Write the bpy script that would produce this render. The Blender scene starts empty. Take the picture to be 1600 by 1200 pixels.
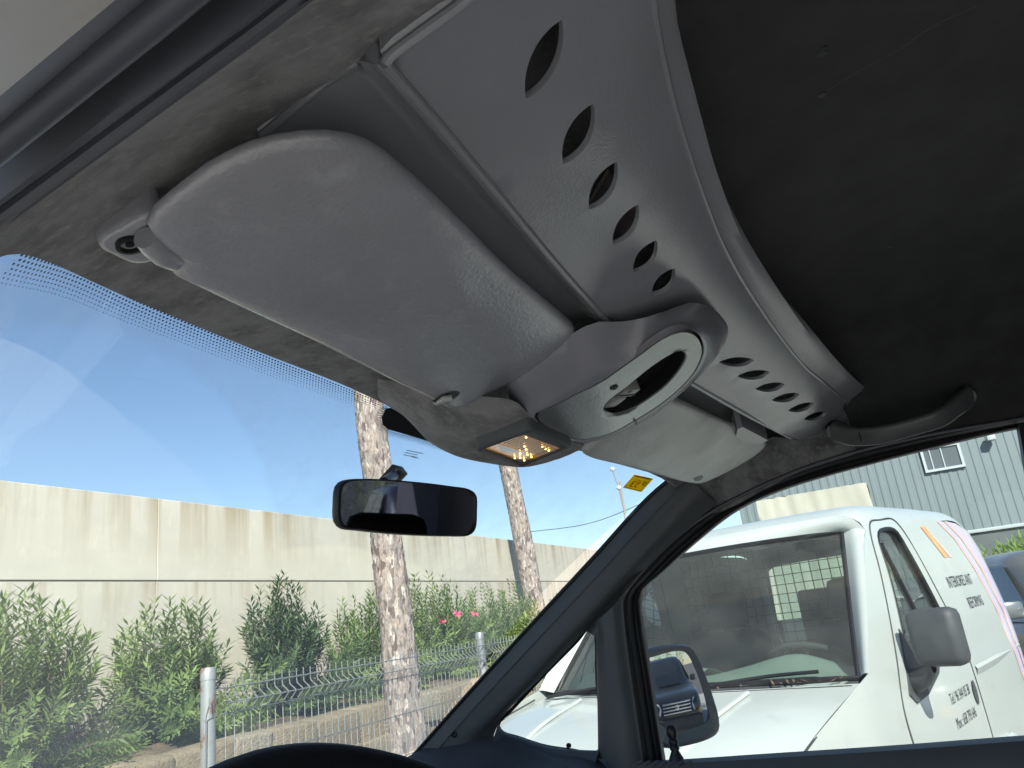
import bpy, bmesh, math, random
from mathutils import Vector as V, Matrix, noise, geometry

# ------------------------------------------------------------------ camera
SC = bpy.context.scene
E = 1.5                                    # eye height above the yard
FPX = 1200.0                               # focal length in pixels of the 1600 px wide frame
RT = V((558, 309, FPX)).normalized()       # the van's right, forward and up axes seen in the photograph
UP = V((-475, -3800, FPX)); UP = (UP - RT * UP.dot(RT)).normalized()
FW = RT.cross(UP)
if FW.x > 0: FW = -FW
EYE = V((0, 0, E))
cam = bpy.data.cameras.new('camera'); camo = bpy.data.objects.new('camera', cam)
SC.collection.objects.link(camo); SC.camera = camo
cam.sensor_width = 36; cam.lens = 36 * FPX / 1600; cam.clip_start = 0.02; cam.clip_end = 3000
camo.matrix_world = Matrix(((RT.x, -RT.y, -RT.z, 0), (FW.x, -FW.y, -FW.z, 0), (UP.x, -UP.y, -UP.z, E), (0, 0, 0, 1)))
# ------------------------------------------------------------------ sky and sun
SUN = V((-0.76, -0.475, 0.64)).normalized()
w = bpy.data.worlds.new('World'); SC.world = w; w.use_nodes = True
wn = w.node_tree.nodes; bg = wn['Background']
sky = wn.new('ShaderNodeTexSky'); sky.sky_type = 'NISHITA'; sky.sun_disc = False
sky.sun_elevation = math.asin(SUN.z); sky.sun_rotation = math.atan2(SUN.x, SUN.y) % (2 * math.pi)
sky.altitude = 50; sky.air_density = 1.0; sky.dust_density = 0.1; sky.ozone_density = 3.0
w.node_tree.links.new(sky.outputs[0], bg.inputs[0]); bg.inputs[1].default_value = 0.062
sl = bpy.data.lights.new('sun', 'SUN'); sl.energy = 3.3; sl.angle = math.radians(0.53); sl.color = (1.0, 0.95, 0.87)
so = bpy.data.objects.new('sun', sl); SC.collection.objects.link(so)
so.rotation_euler = SUN.to_track_quat('Z', 'Y').to_euler(); so.location = (-20, -25, 40)
vs = SC.view_settings; vs.view_transform = 'Standard'; vs.look = 'None'; vs.exposure = 1.4; vs.gamma = 1.0
vs.use_curve_mapping = False
SC.cycles.max_bounces = 12; SC.cycles.diffuse_bounces = 6; SC.cycles.glossy_bounces = 5; SC.cycles.transmission_bounces = 8
SC.cycles.transparent_max_bounces = 16; SC.cycles.use_denoising = True; SC.cycles.sample_clamp_indirect = 6.0
SC.cycles.caustics_reflective = False; SC.cycles.caustics_refractive = False

# ------------------------------------------------------------------ helpers
COL = SC.collection
def ray(u, v):
    a, b = (u - 800), (v - 600)
    return V((RT.x * a + RT.y * b + RT.z * FPX, FW.x * a + FW.y * b + FW.z * FPX, UP.x * a + UP.y * b + UP.z * FPX))
def at(u, v, x=None, y=None, z=None):
    """the point of the line of sight (u,v) on a plane x, y or z (metres from the eye)"""
    d = ray(u, v)
    t = x / d.x if x is not None else (y / d.y if y is not None else z / d.z)
    return EYE + d * t
def plane(a, b, c):
    n = (b - a).cross(c - a).normalized()
    if n.z < 0: n = -n
    return (n, n.dot(a))
def shift(P, h): return (P[0], P[1] + h)
def on(u, v, P):
    d = ray(u, v); n, k = P
    return EYE + d * ((k - n.dot(EYE)) / n.dot(d))
def proj(p):
    q = p - EYE
    c = [RT[i] * q.x + FW[i] * q.y + UP[i] * q.z for i in range(3)]
    return (800 + FPX * c[0] / c[2], 600 + FPX * c[1] / c[2])

def crv(P, n, closed=False):
    """n points evenly spread on a Catmull-Rom curve through P"""
    P = [V(p) for p in P]; m = len(P); out = []
    if m == 2 and not closed:
        return [P[0].lerp(P[1], i / (n - 1)) for i in range(n)]
    segs = m if closed else m - 1
    def g(i):
        if closed: return P[i % m]
        if i < 0: return P[0] * 2 - P[1]
        if i >= m: return P[-1] * 2 - P[-2]
        return P[i]
    dense = []
    for s in range(segs):
        a, b, c, d = g(s - 1), g(s), g(s + 1), g(s + 2)
        t0 = 0; t1 = t0 + max((b - a).length, 1e-6) ** .5; t2 = t1 + max((c - b).length, 1e-6) ** .5; t3 = t2 + max((d - c).length, 1e-6) ** .5
        for k in range(12):
            t = t1 + (t2 - t1) * k / 12
            A1 = a * ((t1 - t) / (t1 - t0)) + b * ((t - t0) / (t1 - t0)); A2 = b * ((t2 - t) / (t2 - t1)) + c * ((t - t1) / (t2 - t1))
            A3 = c * ((t3 - t) / (t3 - t2)) + d * ((t - t2) / (t3 - t2))
            B1 = A1 * ((t2 - t) / (t2 - t0)) + A2 * ((t - t0) / (t2 - t0)); B2 = A2 * ((t3 - t) / (t3 - t1)) + A3 * ((t - t1) / (t3 - t1))
            dense.append(B1 * ((t2 - t) / (t2 - t1)) + B2 * ((t - t1) / (t2 - t1)))
    dense.append(P[0] if closed else P[-1])
    L = [0]
    for i in range(1, len(dense)): L.append(L[-1] + (dense[i] - dense[i - 1]).length)
    cnt = n if closed else n - 1; j = 0
    for i in range(n):
        t = L[-1] * i / cnt
        while j < len(L) - 2 and L[j + 1] < t: j += 1
        f = (t - L[j]) / max(L[j + 1] - L[j], 1e-9)
        out.append(dense[j].lerp(dense[j + 1], min(max(f, 0), 1)))
    return out
def sm(x, a, b):
    t = min(max((x - a) / (b - a), 0), 1); return t * t * (3 - 2 * t)

class MB:
    """collects geometry for ONE mesh"""
    def __init__(s): s.v = []; s.f = []; s.m = []
    def add(s, vs_, fs, mi=0):
        o = len(s.v); s.v += [V(p) for p in vs_]; s.f += [tuple(i + o for i in f) for f in fs]; s.m += [mi] * len(fs); return o
    def grid(s, rows, closed=False, mi=0):
        nr, nc = len(rows), len(rows[0]); vs_ = [p for r in rows for p in r]; fs = []
        for i in range(nr - 1):
            for j in range(nc if closed else nc - 1):
                k = (j + 1) % nc
                fs.append((i * nc + j, i * nc + k, (i + 1) * nc + k, (i + 1) * nc + j))
        return s.add(vs_, fs, mi)
    def loft(s, curves, n=24, m=None, closed=False, mi=0):
        rows = [crv(c, n, closed) for c in curves]
        if m and len(rows) > 2:
            cols = [crv([r[j] for r in rows], m) for j in range(n)]
            rows = [[cols[j][i] for j in range(n)] for i in range(m)]
        s.grid(rows, closed, mi); return rows
    def fan(s, loop, c=None, mi=0):
        c = c or sum(loop, V()) / len(loop); n = len(loop)
        s.add(list(loop) + [c], [(i, (i + 1) % n, n) for i in range(n)], mi)
    def tube(s, pts, r, seg=10, cap=True, mi=0, closed=False, n=None):
        if n: pts = crv(pts, n, closed)
        pts = [V(p) for p in pts]; rows = []; N = len(pts); prev = None
        for i, p in enumerate(pts):
            if closed: t = pts[(i + 1) % N] - pts[i - 1]
            else: t = pts[min(i + 1, N - 1)] - pts[max(i - 1, 0)]
            t.normalize()
            if prev is None:
                u = t.orthogonal().normalized()
            else:
                u = (prev - t * prev.dot(t)).normalized()
            prev = u; w_ = t.cross(u); rr = r(i / (N - 1)) if callable(r) else r
            rows.append([p + (u * math.cos(2 * math.pi * k / seg) + w_ * math.sin(2 * math.pi * k / seg)) * rr for k in range(seg)])
        if closed: rows.append(rows[0])
        s.grid(rows, True, mi)
        if cap and not closed: s.fan(rows[0], None, mi); s.fan(rows[-1], None, mi)
    def box(s, lo, hi, b=0.0, M=None, mi=0):
        x0, y0, z0 = lo; x1, y1, z1 = hi
        if b <= 0:
            vs_ = [V((x, y, z)) for z in (z0, z1) for y in (y0, y1) for x in (x0, x1)]
            fs = [(0, 2, 3, 1), (4, 5, 7, 6), (0, 1, 5, 4), (2, 6, 7, 3), (0, 4, 6, 2), (1, 3, 7, 5)]
        else:
            bm = bmesh.new(); bmesh.ops.create_cube(bm, size=1)
            for q in bm.verts: q.co = V(((x0 + x1) / 2 + q.co.x * (x1 - x0), (y0 + y1) / 2 + q.co.y * (y1 - y0), (z0 + z1) / 2 + q.co.z * (z1 - z0)))
            bmesh.ops.bevel(bm, geom=bm.edges[:] , offset=b, segments=2, profile=.5, affect='EDGES')
            bm.verts.index_update(); vs_ = [q.co.copy() for q in bm.verts]; fs = [tuple(q.index for q in f.verts) for f in bm.faces]; bm.free()
        if M: vs_ = [M @ q for q in vs_]
        s.add(vs_, fs, mi)
    def lathe(s, prof, c=V((0, 0, 0)), ax=V((0, 0, 1)), seg=24, mi=0, closed=False):
        ax = V(ax).normalized(); u = ax.orthogonal().normalized(); w_ = ax.cross(u)
        rows = [[V(c) + ax * h + (u * math.cos(2 * math.pi * k / seg) + w_ * math.sin(2 * math.pi * k / seg)) * r for k in range(seg)] for r, h in prof]
        s.grid(rows, True, mi)
        if not closed:
            if prof[0][0] > 1e-5: s.fan(rows[0], None, mi)
            if prof[-1][0] > 1e-5: s.fan(rows[-1], None, mi)
    def cdt(s, outer, holes=(), step=.02, fn=lambda x, y: V((x, y, 0)), mi=0):
        """fill a 2D outline with holes by an even triangle net, lifted by fn; gives back the lifted loops"""
        pts = []; edges = []; loops = []
        def inside(p, L):
            c = False; j = len(L) - 1
            for i in range(len(L)):
                if (L[i][1] > p[1]) != (L[j][1] > p[1]) and p[0] < (L[j][0] - L[i][0]) * (p[1] - L[i][1]) / (L[j][1] - L[i][1]) + L[i][0]: c = not c
                j = i
            return c
        for L in [outer] + list(holes):
            o = len(pts); pts += [V((p[0], p[1])) for p in L]; loops.append(list(range(o, len(pts))))
            edges += [(o + i, o + (i + 1) % len(L)) for i in range(len(L))]
        x0 = min(p[0] for p in outer); x1 = max(p[0] for p in outer); y0 = min(p[1] for p in outer); y1 = max(p[1] for p in outer)
        nb = len(pts); allb = [tuple(p) for p in pts]
        y = y0 + step / 2; row = 0
        while y < y1:
            x = x0 + step * (.25 + .5 * (row % 2))
            while x < x1:
                if inside((x, y), outer) and not any(inside((x, y), h) for h in holes) and all((x - q[0]) ** 2 + (y - q[1]) ** 2 > (step * .55) ** 2 for q in allb):
                    pts.append(V((x, y)))
                x += step
            y += step; row += 1
        vo, eo, fo, ov, oe, of = geometry.delaunay_2d_cdt(pts, edges, [], 0, 1e-6)
        fs = []
        for f in fo:
            c = sum((V(vo[i]) for i in f), V((0, 0))) / len(f)
            if inside(c, outer) and not any(inside(c, h) for h in holes): fs.append(tuple(f))
        s.add([fn(p[0], p[1]) for p in vo], fs, mi)
        return [[fn(pts[i][0], pts[i][1]) for i in L] for L in loops]
    def rim(s, loop, d, mi=0):
        n = len(loop); L2 = [p + d for p in loop]; s.grid([loop, L2], True, mi); return L2
    def build(s, name, mats, parent=None, smooth=True, angle=38, flip=False):
        me = bpy.data.meshes.new(name); me.from_pydata([tuple(p) for p in s.v], [], s.f)
        if not isinstance(mats, (list, tuple)): mats = [mats]
        for q in mats: me.materials.append(q)
        if len(mats) > 1: me.polygons.foreach_set('material_index', s.m)
        bm = bmesh.new(); bm.from_mesh(me); bmesh.ops.remove_doubles(bm, verts=bm.verts, dist=2e-5)
        bmesh.ops.recalc_face_normals(bm, faces=bm.faces)
        if flip: bmesh.ops.reverse_faces(bm, faces=bm.faces)
        bm.to_mesh(me); bm.free()
        if smooth:
            me.shade_smooth(); me.set_sharp_from_angle(angle=math.radians(angle))
        me.update()
        o = bpy.data.objects.new(name, me); COL.objects.link(o)
        if parent is not None: put(o, parent)
        return o
def put(o, parent):
    """parent a piece built in world coordinates (or, under a placed thing, in that thing's own)"""
    o.parent = parent
    if parent.get('_world'):
        o.location = -V(parent['_world'])
def thing(name, label, cat, loc=(0, 0, 0), rz=0.0, group=None, world=False):
    o = bpy.data.objects.new(name, None); COL.objects.link(o); o.location = loc; o.rotation_euler = (0, 0, rz)
    o.empty_display_size = .2; o['label'] = label; o['category'] = cat
    if group: o['group'] = group
    if world: o['_world'] = tuple(loc)
    return o
def part(o, world):
    """a part that gets sub-parts in world coordinates keeps its own origin at the thing's"""
    return o
def tag(o, label, cat, group=None, kind=None):
    o['label'] = label; o['category'] = cat
    if group: o['group'] = group
    if kind: o['kind'] = kind
    return o
def copy_tree(o, parent=None):
    c = o.copy(); COL.objects.link(c)
    if parent is not None: c.parent = parent
    for ch in [q for q in bpy.data.objects if q.parent == o]: copy_tree(ch, c)
    return c

# ------------------------------------------------------------------ materials
def mat(name, col, rough=.6, metal=0., var=None, bump=None, spec=.5, coat=0., var2=None, alpha=None, sheen=0., emit=None, stretch=None, trans=0.):
    m = bpy.data.materials.new(name); m.use_nodes = True; nt = m.node_tree; N = nt.nodes; L = nt.links
    b = N['Principled BSDF']; b.inputs['Base Color'].default_value = (*col, 1); b.inputs['Roughness'].default_value = rough
    b.inputs['Metallic'].default_value = metal; b.inputs['Specular IOR Level'].default_value = spec
    b.inputs['Coat Weight'].default_value = coat; b.inputs['Coat Roughness'].default_value = .08
    b.inputs['Sheen Weight'].default_value = sheen
    if emit: b.inputs['Emission Color'].default_value = (*emit[0], 1); b.inputs['Emission Strength'].default_value = emit[1]
    tc = N.new('ShaderNodeTexCoord'); src = tc.outputs['Object']
    if stretch:
        mp = N.new('ShaderNodeMapping'); mp.inputs['Scale'].default_value = stretch; L.new(src, mp.inputs[0]); src = mp.outputs[0]
    cur = None
    for vv in (var, var2):
        if not vv: continue
        sc_, c2, lo, hi = vv
        nz = N.new('ShaderNodeTexNoise'); nz.inputs['Scale'].default_value = sc_; nz.inputs['Detail'].default_value = 6; nz.inputs['Roughness'].default_value = .6
        L.new(src, nz.inputs['Vector'])
        r = N.new('ShaderNodeMapRange'); r.inputs[1].default_value = lo; r.inputs[2].default_value = hi; L.new(nz.outputs['Fac'], r.inputs[0])
        mx = N.new('ShaderNodeMix'); mx.data_type = 'RGBA'; L.new(r.outputs[0], mx.inputs[0])
        if cur is None: mx.inputs[6].default_value = (*col, 1)
        else: L.new(cur, mx.inputs[6])
        mx.inputs[7].default_value = (*c2, 1); cur = mx.outputs[2]
    if cur is not None: L.new(cur, b.inputs['Base Color'])
    if bump:
        prev = None
        for sc_, st, dist in (bump if isinstance(bump, list) else [bump]):
            nz = N.new('ShaderNodeTexNoise'); nz.inputs['Scale'].default_value = sc_; nz.inputs['Detail'].default_value = 3; L.new(src, nz.inputs['Vector'])
            bp = N.new('ShaderNodeBump'); bp.inputs['Strength'].default_value = st; bp.inputs['Distance'].default_value = dist; L.new(nz.outputs['Fac'], bp.inputs['Height'])
            if prev: L.new(prev, bp.inputs['Normal'])
            prev = bp.outputs[0]
        L.new(prev, b.inputs['Normal'])
    if trans:
        tl = N.new('ShaderNodeBsdfTranslucent'); tl.inputs[0].default_value = (*col, 1)
        if cur is not None: L.new(cur, tl.inputs[0])
        ms = N.new('ShaderNodeMixShader'); ms.inputs[0].default_value = trans; L.new(b.outputs[0], ms.inputs[1]); L.new(tl.outputs[0], ms.inputs[2]); L.new(ms.outputs[0], N['Material Output'].inputs[0])
    return m
def glass(name, tint=(.93, .96, .94), dust=.03, refl=1.0, dirt=None, dcol=(.8, .8, .76)):
    """thin pane: clear, mirror-like at a slant, with a film of dust that catches the light"""
    m = bpy.data.materials.new(name); m.use_nodes = True; nt = m.node_tree; N = nt.nodes; L = nt.links
    N.remove(N['Principled BSDF']); out = N['Material Output']
    tr = N.new('ShaderNodeBsdfTransparent'); tr.inputs[0].default_value = (*tint, 1)
    gl = N.new('ShaderNodeBsdfGlossy'); gl.inputs['Roughness'].default_value = .0; gl.inputs[0].default_value = (.95, .95, .95, 1)
    fr = N.new('ShaderNodeFresnel'); fr.inputs[0].default_value = 1.5
    ml = N.new('ShaderNodeMath'); ml.operation = 'MULTIPLY'; ml.inputs[1].default_value = refl; L.new(fr.outputs[0], ml.inputs[0])
    m1 = N.new('ShaderNodeMixShader'); L.new(ml.outputs[0], m1.inputs[0]); L.new(tr.outputs[0], m1.inputs[1]); L.new(gl.outputs[0], m1.inputs[2])
    df = N.new('ShaderNodeBsdfDiffuse'); df.inputs[0].default_value = (*dcol, 1)
    tl = N.new('ShaderNodeBsdfTranslucent'); tl.inputs[0].default_value = (*dcol, 1)
    m2 = N.new('ShaderNodeMixShader'); m2.inputs[0].default_value = .6; L.new(df.outputs[0], m2.inputs[1]); L.new(tl.outputs[0], m2.inputs[2])
    m3 = N.new('ShaderNodeMixShader'); L.new(m1.outputs[0], m3.inputs[1]); L.new(m2.outputs[0], m3.inputs[2]); L.new(m3.outputs[0], out.inputs[0])
    if dirt: dirt(nt, m3.inputs[0])
    else:
        nz = N.new('ShaderNodeTexNoise'); nz.inputs['Scale'].default_value = 5; nz.inputs['Detail'].default_value = 8
        tc = N.new('ShaderNodeTexCoord'); L.new(tc.outputs['Object'], nz.inputs['Vector'])
        r = N.new('ShaderNodeMapRange'); r.inputs[1].default_value = .3; r.inputs[2].default_value = .75; r.inputs[3].default_value = dust * .6; r.inputs[4].default_value = dust * 1.5
        L.new(nz.outputs[0], r.inputs[0]); L.new(r.outputs[0], m3.inputs[0])
    return m
M_ = {}
# ------------------------------------------------------------------ materials of the van the photograph is taken in
M_['plastic'] = mat('console plastic', (.29, .30, .325), .22, var=(9, (.265, .275, .295), .4, .7), bump=[(420, .26, .0010), (14, .10, .004)], spec=1.0)
M_['pod'] = mat('console pod plastic', (.27, .275, .305), .22, var=(9, (.265, .268, .29), .4, .7), bump=[(480, .14, .001)], spec=.5)
M_['panel'] = mat('switch panel plastic', (.15, .158, .157), .18, var=(16, (.13, .137, .135), .4, .7), bump=[(300, .16, .0010), (60, .1, .002)], spec=.8)
M_['vinyl'] = mat('visor vinyl', (.335, .342, .375), .22, var=(7, (.30, .305, .32), .42, .68), var2=(40, (.39, .395, .42), .55, .8), bump=[(330, .34, .0014), (20, .14, .005)], spec=1.0)
M_['vinyl_lit'] = mat('light-brightened visor vinyl', (.58, .61, .59), .34, var=(9, (.33, .345, .335), .4, .7), var2=(34, (.47, .49, .48), .5, .78), bump=[(330, .28, .0014), (16, .14, .006)], spec=.9)  # visor vinyl with the passenger-side light put into its colour
M_['felt'] = mat('headliner felt', (.255, .258, .262), .95, var=(24, (.115, .116, .12), .40, .64), var2=(110, (.33, .335, .32), .52, .8), bump=[(900, .5, .0015), (120, .25, .003)], spec=.15, sheen=.25)
M_['felt_shaded'] = mat('shade-darkened headliner felt', (.058, .06, .059), .95, var=(18, (.044, .045, .044), .36, .66), bump=[(900, .5, .0015), (70, .2, .003)], spec=.12, sheen=.1)  # darker copy of the headliner felt, the rear shade painted in
M_['trim'] = mat('pillar trim plastic', (.085, .094, .10), .5, var=(12, (.07, .078, .083), .4, .7), bump=[(380, .2, .001), (30, .05, .003)], spec=.45)
M_['dark'] = mat('black rubber', (.010, .010, .012), .5, bump=(60, .1, .002), spec=.4)
M_['seal'] = mat('grey rubber seal', (.085, .09, .11), .38, var=(20, (.06, .065, .08), .4, .7), spec=.5)
M_['dash'] = mat('dash plastic', (.045, .047, .052), .6, var=(8, (.06, .062, .066), .45, .75), var2=(60, (.085, .085, .08), .66, .82), bump=[(300, .25, .0015), (25, .08, .004)], spec=.4)
M_['black'] = mat('black plastic', (.012, .012, .013), .4, bump=(300, .1, .001))
M_['wheelskin'] = mat('steering wheel leather', (.006, .006, .007), .6, bump=(350, .2, .001), spec=.3)
M_['cloth'] = mat('seat cloth', (.30, .30, .31), .9, bump=(500, .3, .002), spec=.2)
M_['shell'] = mat('van white paint', (.80, .75, .70), .45, var=(18, (.55, .45, .36), .5, .75), var2=(5, (.78, .75, .72), .4, .7), coat=.3)
M_['mirror'] = mat('mirror glass', (.62, .63, .66), .015, metal=1.0)
M_['mirrordim'] = mat('tinted mirror glass', (.62, .62, .68), .02, metal=1.0)
M_['metal'] = mat('dull screw metal', (.06, .06, .06), .4, metal=.8)
M_['amber'] = mat('lamp lens amber', (.42, .24, .11), .12, var=(60, (.25, .15, .08), .4, .6), coat=.6, bump=(160, .4, .002), emit=((1.0, .5, .15), .10))
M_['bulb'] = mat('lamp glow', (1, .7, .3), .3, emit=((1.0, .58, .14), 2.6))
M_['lensclear'] = mat('clear lens ridge', (.55, .5, .42), .1, coat=.5)
M_['card'] = mat('pinkish card', (.30, .26, .25), .7)
M_['yellow'] = mat('yellow sticker', (.95, .74, .03), .6, var=(90, (.80, .62, .03), .5, .8), trans=.85)
M_['red'] = mat('red print', (.70, .08, .03), .6)
M_['ink'] = mat('dark print', (.05, .06, .05), .6)
M_['blackfrit'] = mat('black glass enamel', (.008, .010, .012), .5)
M_['sideglass'] = glass('side glass', tint=(.86, .93, .90), dust=.035, refl=.5)
M_['redcup'] = mat('pale grey switch', (.34, .345, .33), .35, bump=(300, .1, .001))

VB = V((.8, -.6, 0))
van = thing('van', 'dark grey van interior around the camera, seen up from the open driver door', 'van', VB, world=True)
XR = 1.45                                   # passenger window plane

# headliner: rows run from the driver side to the passenger side
hdr = [at(u, v, x=x) for u, v, x in [(-60, 395, .165), (-25, 404, .175), (40, 398, .215), (200, 465, .35), (400, 548, .55), (540, 603, .72), (620, 640, .83), (700, 672, .93), (800, 690, 1.05), (910, 705, 1.19), (980, 728, 1.30), (1047, 748, 1.42)]]
def hrow(L, R, yc, zc, ym):
    return [L, L + V((.03, -.004, .035)), L + V((.075, 0, .066)), V((.40, ym, E + zc - .012)), V((.8, yc, E + zc)), V((1.2, ym, E + zc - .012)), R + V((-.075, 0, .085)), R + V((-.022, 0, .040)), R]
SX = .17
rows = [hrow(at(60, 304, x=SX), at(1098, 803, x=XR), .41, .298, .36),
        hrow(at(400, 52, x=SX), at(1250, 737, x=XR), .22, .345, .20),
        hrow(V((SX, .02, E + .212)), at(1400, 693, x=XR), .03, .395, .03),
        hrow(V((SX, -.25, E + .215)), at(1600, 651, x=XR), -.25, .415, -.25),
        hrow(V((SX, -.8, E + .21)), V((XR, -.8, E + .22)), -.8, .42, -.8),
        hrow(V((SX, -1.5, E + .2)), V((XR, -1.5, E + .2)), -1.5, .41, -1.5)]
b = MB(); hg = [crv(c_, 64) for c_ in [hdr] + rows]; hcols = [crv([r_[j] for r_ in hg], 60) for j in range(64)]
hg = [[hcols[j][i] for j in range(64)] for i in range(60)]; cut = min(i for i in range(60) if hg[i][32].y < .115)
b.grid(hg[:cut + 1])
# felt bulge that carries the courtesy lamp
lip = [at(596, 628, x=.80), at(625, 645, z=.262), at(645, 664, z=.246), at(668, 688, z=.228), at(705, 709, z=.210), at(760, 722, z=.201), at(815, 728, z=.199), at(868, 716, z=.200), at(903, 703, z=.206), at(925, 704, z=.214)]
up_ = [p + V((0, .03, .055)) for p in lip]; up_[0] = lip[0] + V((0, .01, .01))
l1 = [at(590, 615, z=.275), at(622, 628, z=.258), at(650, 640, z=.243), at(690, 665, z=.222), at(735, 688, z=.206), at(775, 703, z=.199), at(830, 708, z=.198), at(870, 703, z=.199), at(900, 697, z=.203), at(922, 700, z=.213)]
l2 = [at(590, 592, z=.275), at(630, 598, z=.262), at(680, 605, z=.248), at(725, 615, z=.234), at(760, 620, z=.222), at(800, 625, z=.214), at(825, 645, z=.208), at(850, 664, z=.204), at(885, 684, z=.203), at(915, 692, z=.212)]
b.loft([up_, lip, l1, l2], 48, 20)
head = b.build('headliner', M_['felt'], van, angle=60)
head['label'] = 'mottled dark grey felt headliner'
b = MB(); b.grid(hg[cut:]); rl_ = b.build('headliner_shaded', M_['felt_shaded'], van, angle=60); rl_['label'] = 'rear of the felt headliner behind the console, shade painted into its colour'  # same headliner, its unlit rear darkened by colour
from mathutils.bvhtree import BVHTree
hv = [p for r_ in hg for p in r_]; ht = BVHTree.FromPolygons(hv, [(i * 64 + j, i * 64 + j + 1, (i + 1) * 64 + j + 1, (i + 1) * 64 + j) for i in range(59) for j in range(63)])
def roof_pt(u, v):
    h = ht.ray_cast(EYE, ray(u, v).normalized()); return h[0]
b = MB(); b.tube([roof_pt(u, v) + V((0, 0, .0002)) for u, v in [(1292, 142), (1330, 118), (1370, 96), (1410, 74), (1450, 46), (1480, 30), (1530, 8)]], .0005, 6, n=30); b.build('lining_crease', mat('lining crease cloth', (.10, .10, .097), .95), rl_)
for u, v, rr_ in ((1282, 84, .0045), (1286, 76, .0032), (1284, 148, .0036), (1390, 386, .0032)):
    b = MB(); b.lathe([(0, -.0008), (rr_, -.0006), (rr_ * 1.2, .001)], roof_pt(u, v), V((0, 0, 1)), 10, closed=True); b.build('lining_hole', M_['black'], rl_)

# windscreen ------------------------------------------------------------
bot = [V((.13, .78, E - .22)), V((.45, 1.0, E - .235)), V((.8, 1.06, E - .24)), V((1.15, 1.0, E - .235)), at(655, 1170, x=1.42)]
b = MB(); tp = [p + V((0, .006, .004)) for p in hdr[1:]]
wr = [crv(tp, 60), crv(bot, 60)]
mid = [(a + c) / 2 + V((0, .018, .022)) for a, c in zip(*wr)]
WS = [[None] * 60 for _ in range(25)]
for j in range(60):
    col_ = crv([wr[0][j], mid[j], wr[1][j]], 25)
    for i in range(25): WS[i][j] = col_[i]
b.grid(WS)
def ws_pt(u, v, off=.0):
    best = None
    for i in range(24):
        for j in range(59):
            q = proj(WS[i][j]); q2 = proj(WS[i + 1][j + 1]); q3 = proj(WS[i][j + 1]); q4 = proj(WS[i + 1][j])
            if min(q[0], q2[0], q3[0], q4[0]) - 1 <= u <= max(q[0], q2[0], q3[0], q4[0]) + 1 and min(q[1], q2[1], q3[1], q4[1]) - 1 <= v <= max(q[1], q2[1], q3[1], q4[1]) + 1:
                P = plane(WS[i][j], WS[i][j + 1], WS[i + 1][j]); p = on(u, v, P)
                dd = (p - WS[i][j]).length
                if best is None or dd < best[0]: best = (dd, p)
    if best is None: return on(u, v, plane(WS[0][30], WS[0][55], WS[20][40]))
    p = best[1]; return p + (EYE - p).normalized() * off
arc = [ws_pt(*q) for q in [(40, 484), (150, 525), (250, 572), (330, 622), (395, 700), (436, 780)]]
pv = V((.30, .90, E - .24))
# wiper pivot: least squares sphere centre on the glass
def fit(arc, c):
    for _ in range(400):
        R = sum((p - c).length for p in arc) / len(arc); g = V()
        for p in arc: d = (p - c); g += d.normalized() * (d.length - R)
        c = c + g * .25 / len(arc)
    return c, sum((p - c).length for p in arc) / len(arc)
pv, RW = fit(arc, pv)
def ws_dirt(nt, sock):
    N = nt.nodes; L = nt.links
    geo = N.new('ShaderNodeNewGeometry')
    def math_(op, a, b_=None, c=None):
        q = N.new('ShaderNodeMath'); q.operation = op
        for i, x in enumerate((a, b_, c)):
            if x is None: continue
            if hasattr(x, 'links'): L.new(x, q.inputs[i])
            else: q.inputs[i].default_value = x
        return q.outputs[0]
    def nz(scale, detail=6, st=None):
        q = N.new('ShaderNodeTexNoise'); q.inputs['Scale'].default_value = scale; q.inputs['Detail'].default_value = detail; q.inputs['Roughness'].default_value = .65
        if st:
            mp = N.new('ShaderNodeMapping'); mp.inputs['Scale'].default_value = st; L.new(geo.outputs['Position'], mp.inputs[0]); L.new(mp.outputs[0], q.inputs['Vector'])
        else: L.new(geo.outputs['Position'], q.inputs['Vector'])
        return q.outputs[0]
    def mr(x, a, b_, c, d):
        q = N.new('ShaderNodeMapRange'); q.inputs[1].default_value = a; q.inputs[2].default_value = b_; q.inputs[3].default_value = c; q.inputs[4].default_value = d; L.new(x, q.inputs[0]); return q.outputs[0]
    vd = N.new('ShaderNodeVectorMath'); vd.operation = 'DISTANCE'; L.new(geo.outputs['Position'], vd.inputs[0]); vd.inputs[1].default_value = pv
    wob = math_('ADD', vd.outputs['Value'], mr(nz(30), 0, 1, -.006, .006))
    out_ = mr(wob, RW - .004, RW + .006, 0, 1)                       # 1 where the wiper never reaches
    vd2 = N.new('ShaderNodeVectorMath'); vd2.operation = 'DISTANCE'; L.new(geo.outputs['Position'], vd2.inputs[0]); vd2.inputs[1].default_value = (1.0, 1.03, E - .24)
    out_ = math_('MULTIPLY', out_, mr(math_('ADD', vd2.outputs['Value'], mr(nz(30), 0, 1, -.006, .006)), .52, .53, 0, 1))
    film = math_('MULTIPLY', out_, mr(nz(22, 8), .3, .75, .05, .17))
    base = mr(nz(4, 8), .3, .75, .055, .105)
    sep = N.new('ShaderNodeSeparateXYZ'); L.new(geo.outputs['Position'], sep.inputs[0])
    low = mr(sep.outputs[2], E - .24, E + .12, .40, .0)               # dust that settles along the lower edge
    low2 = math_('MULTIPLY', low, mr(nz(6, 8, (1, 1, 3)), .25, .75, .5, 1.2))
    fl = mr(nz(240, 2), .74, .78, 0, .25)                              # specks and dead insects
    s_ = math_('ADD', math_('ADD', film, base), math_('ADD', low2, fl)); 
    L.new(s_, sock)
M_['wsglass'] = glass('windscreen glass', tint=(.93, .965, .95), refl=.05, dirt=ws_dirt, dcol=(.78, .80, .78))
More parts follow.
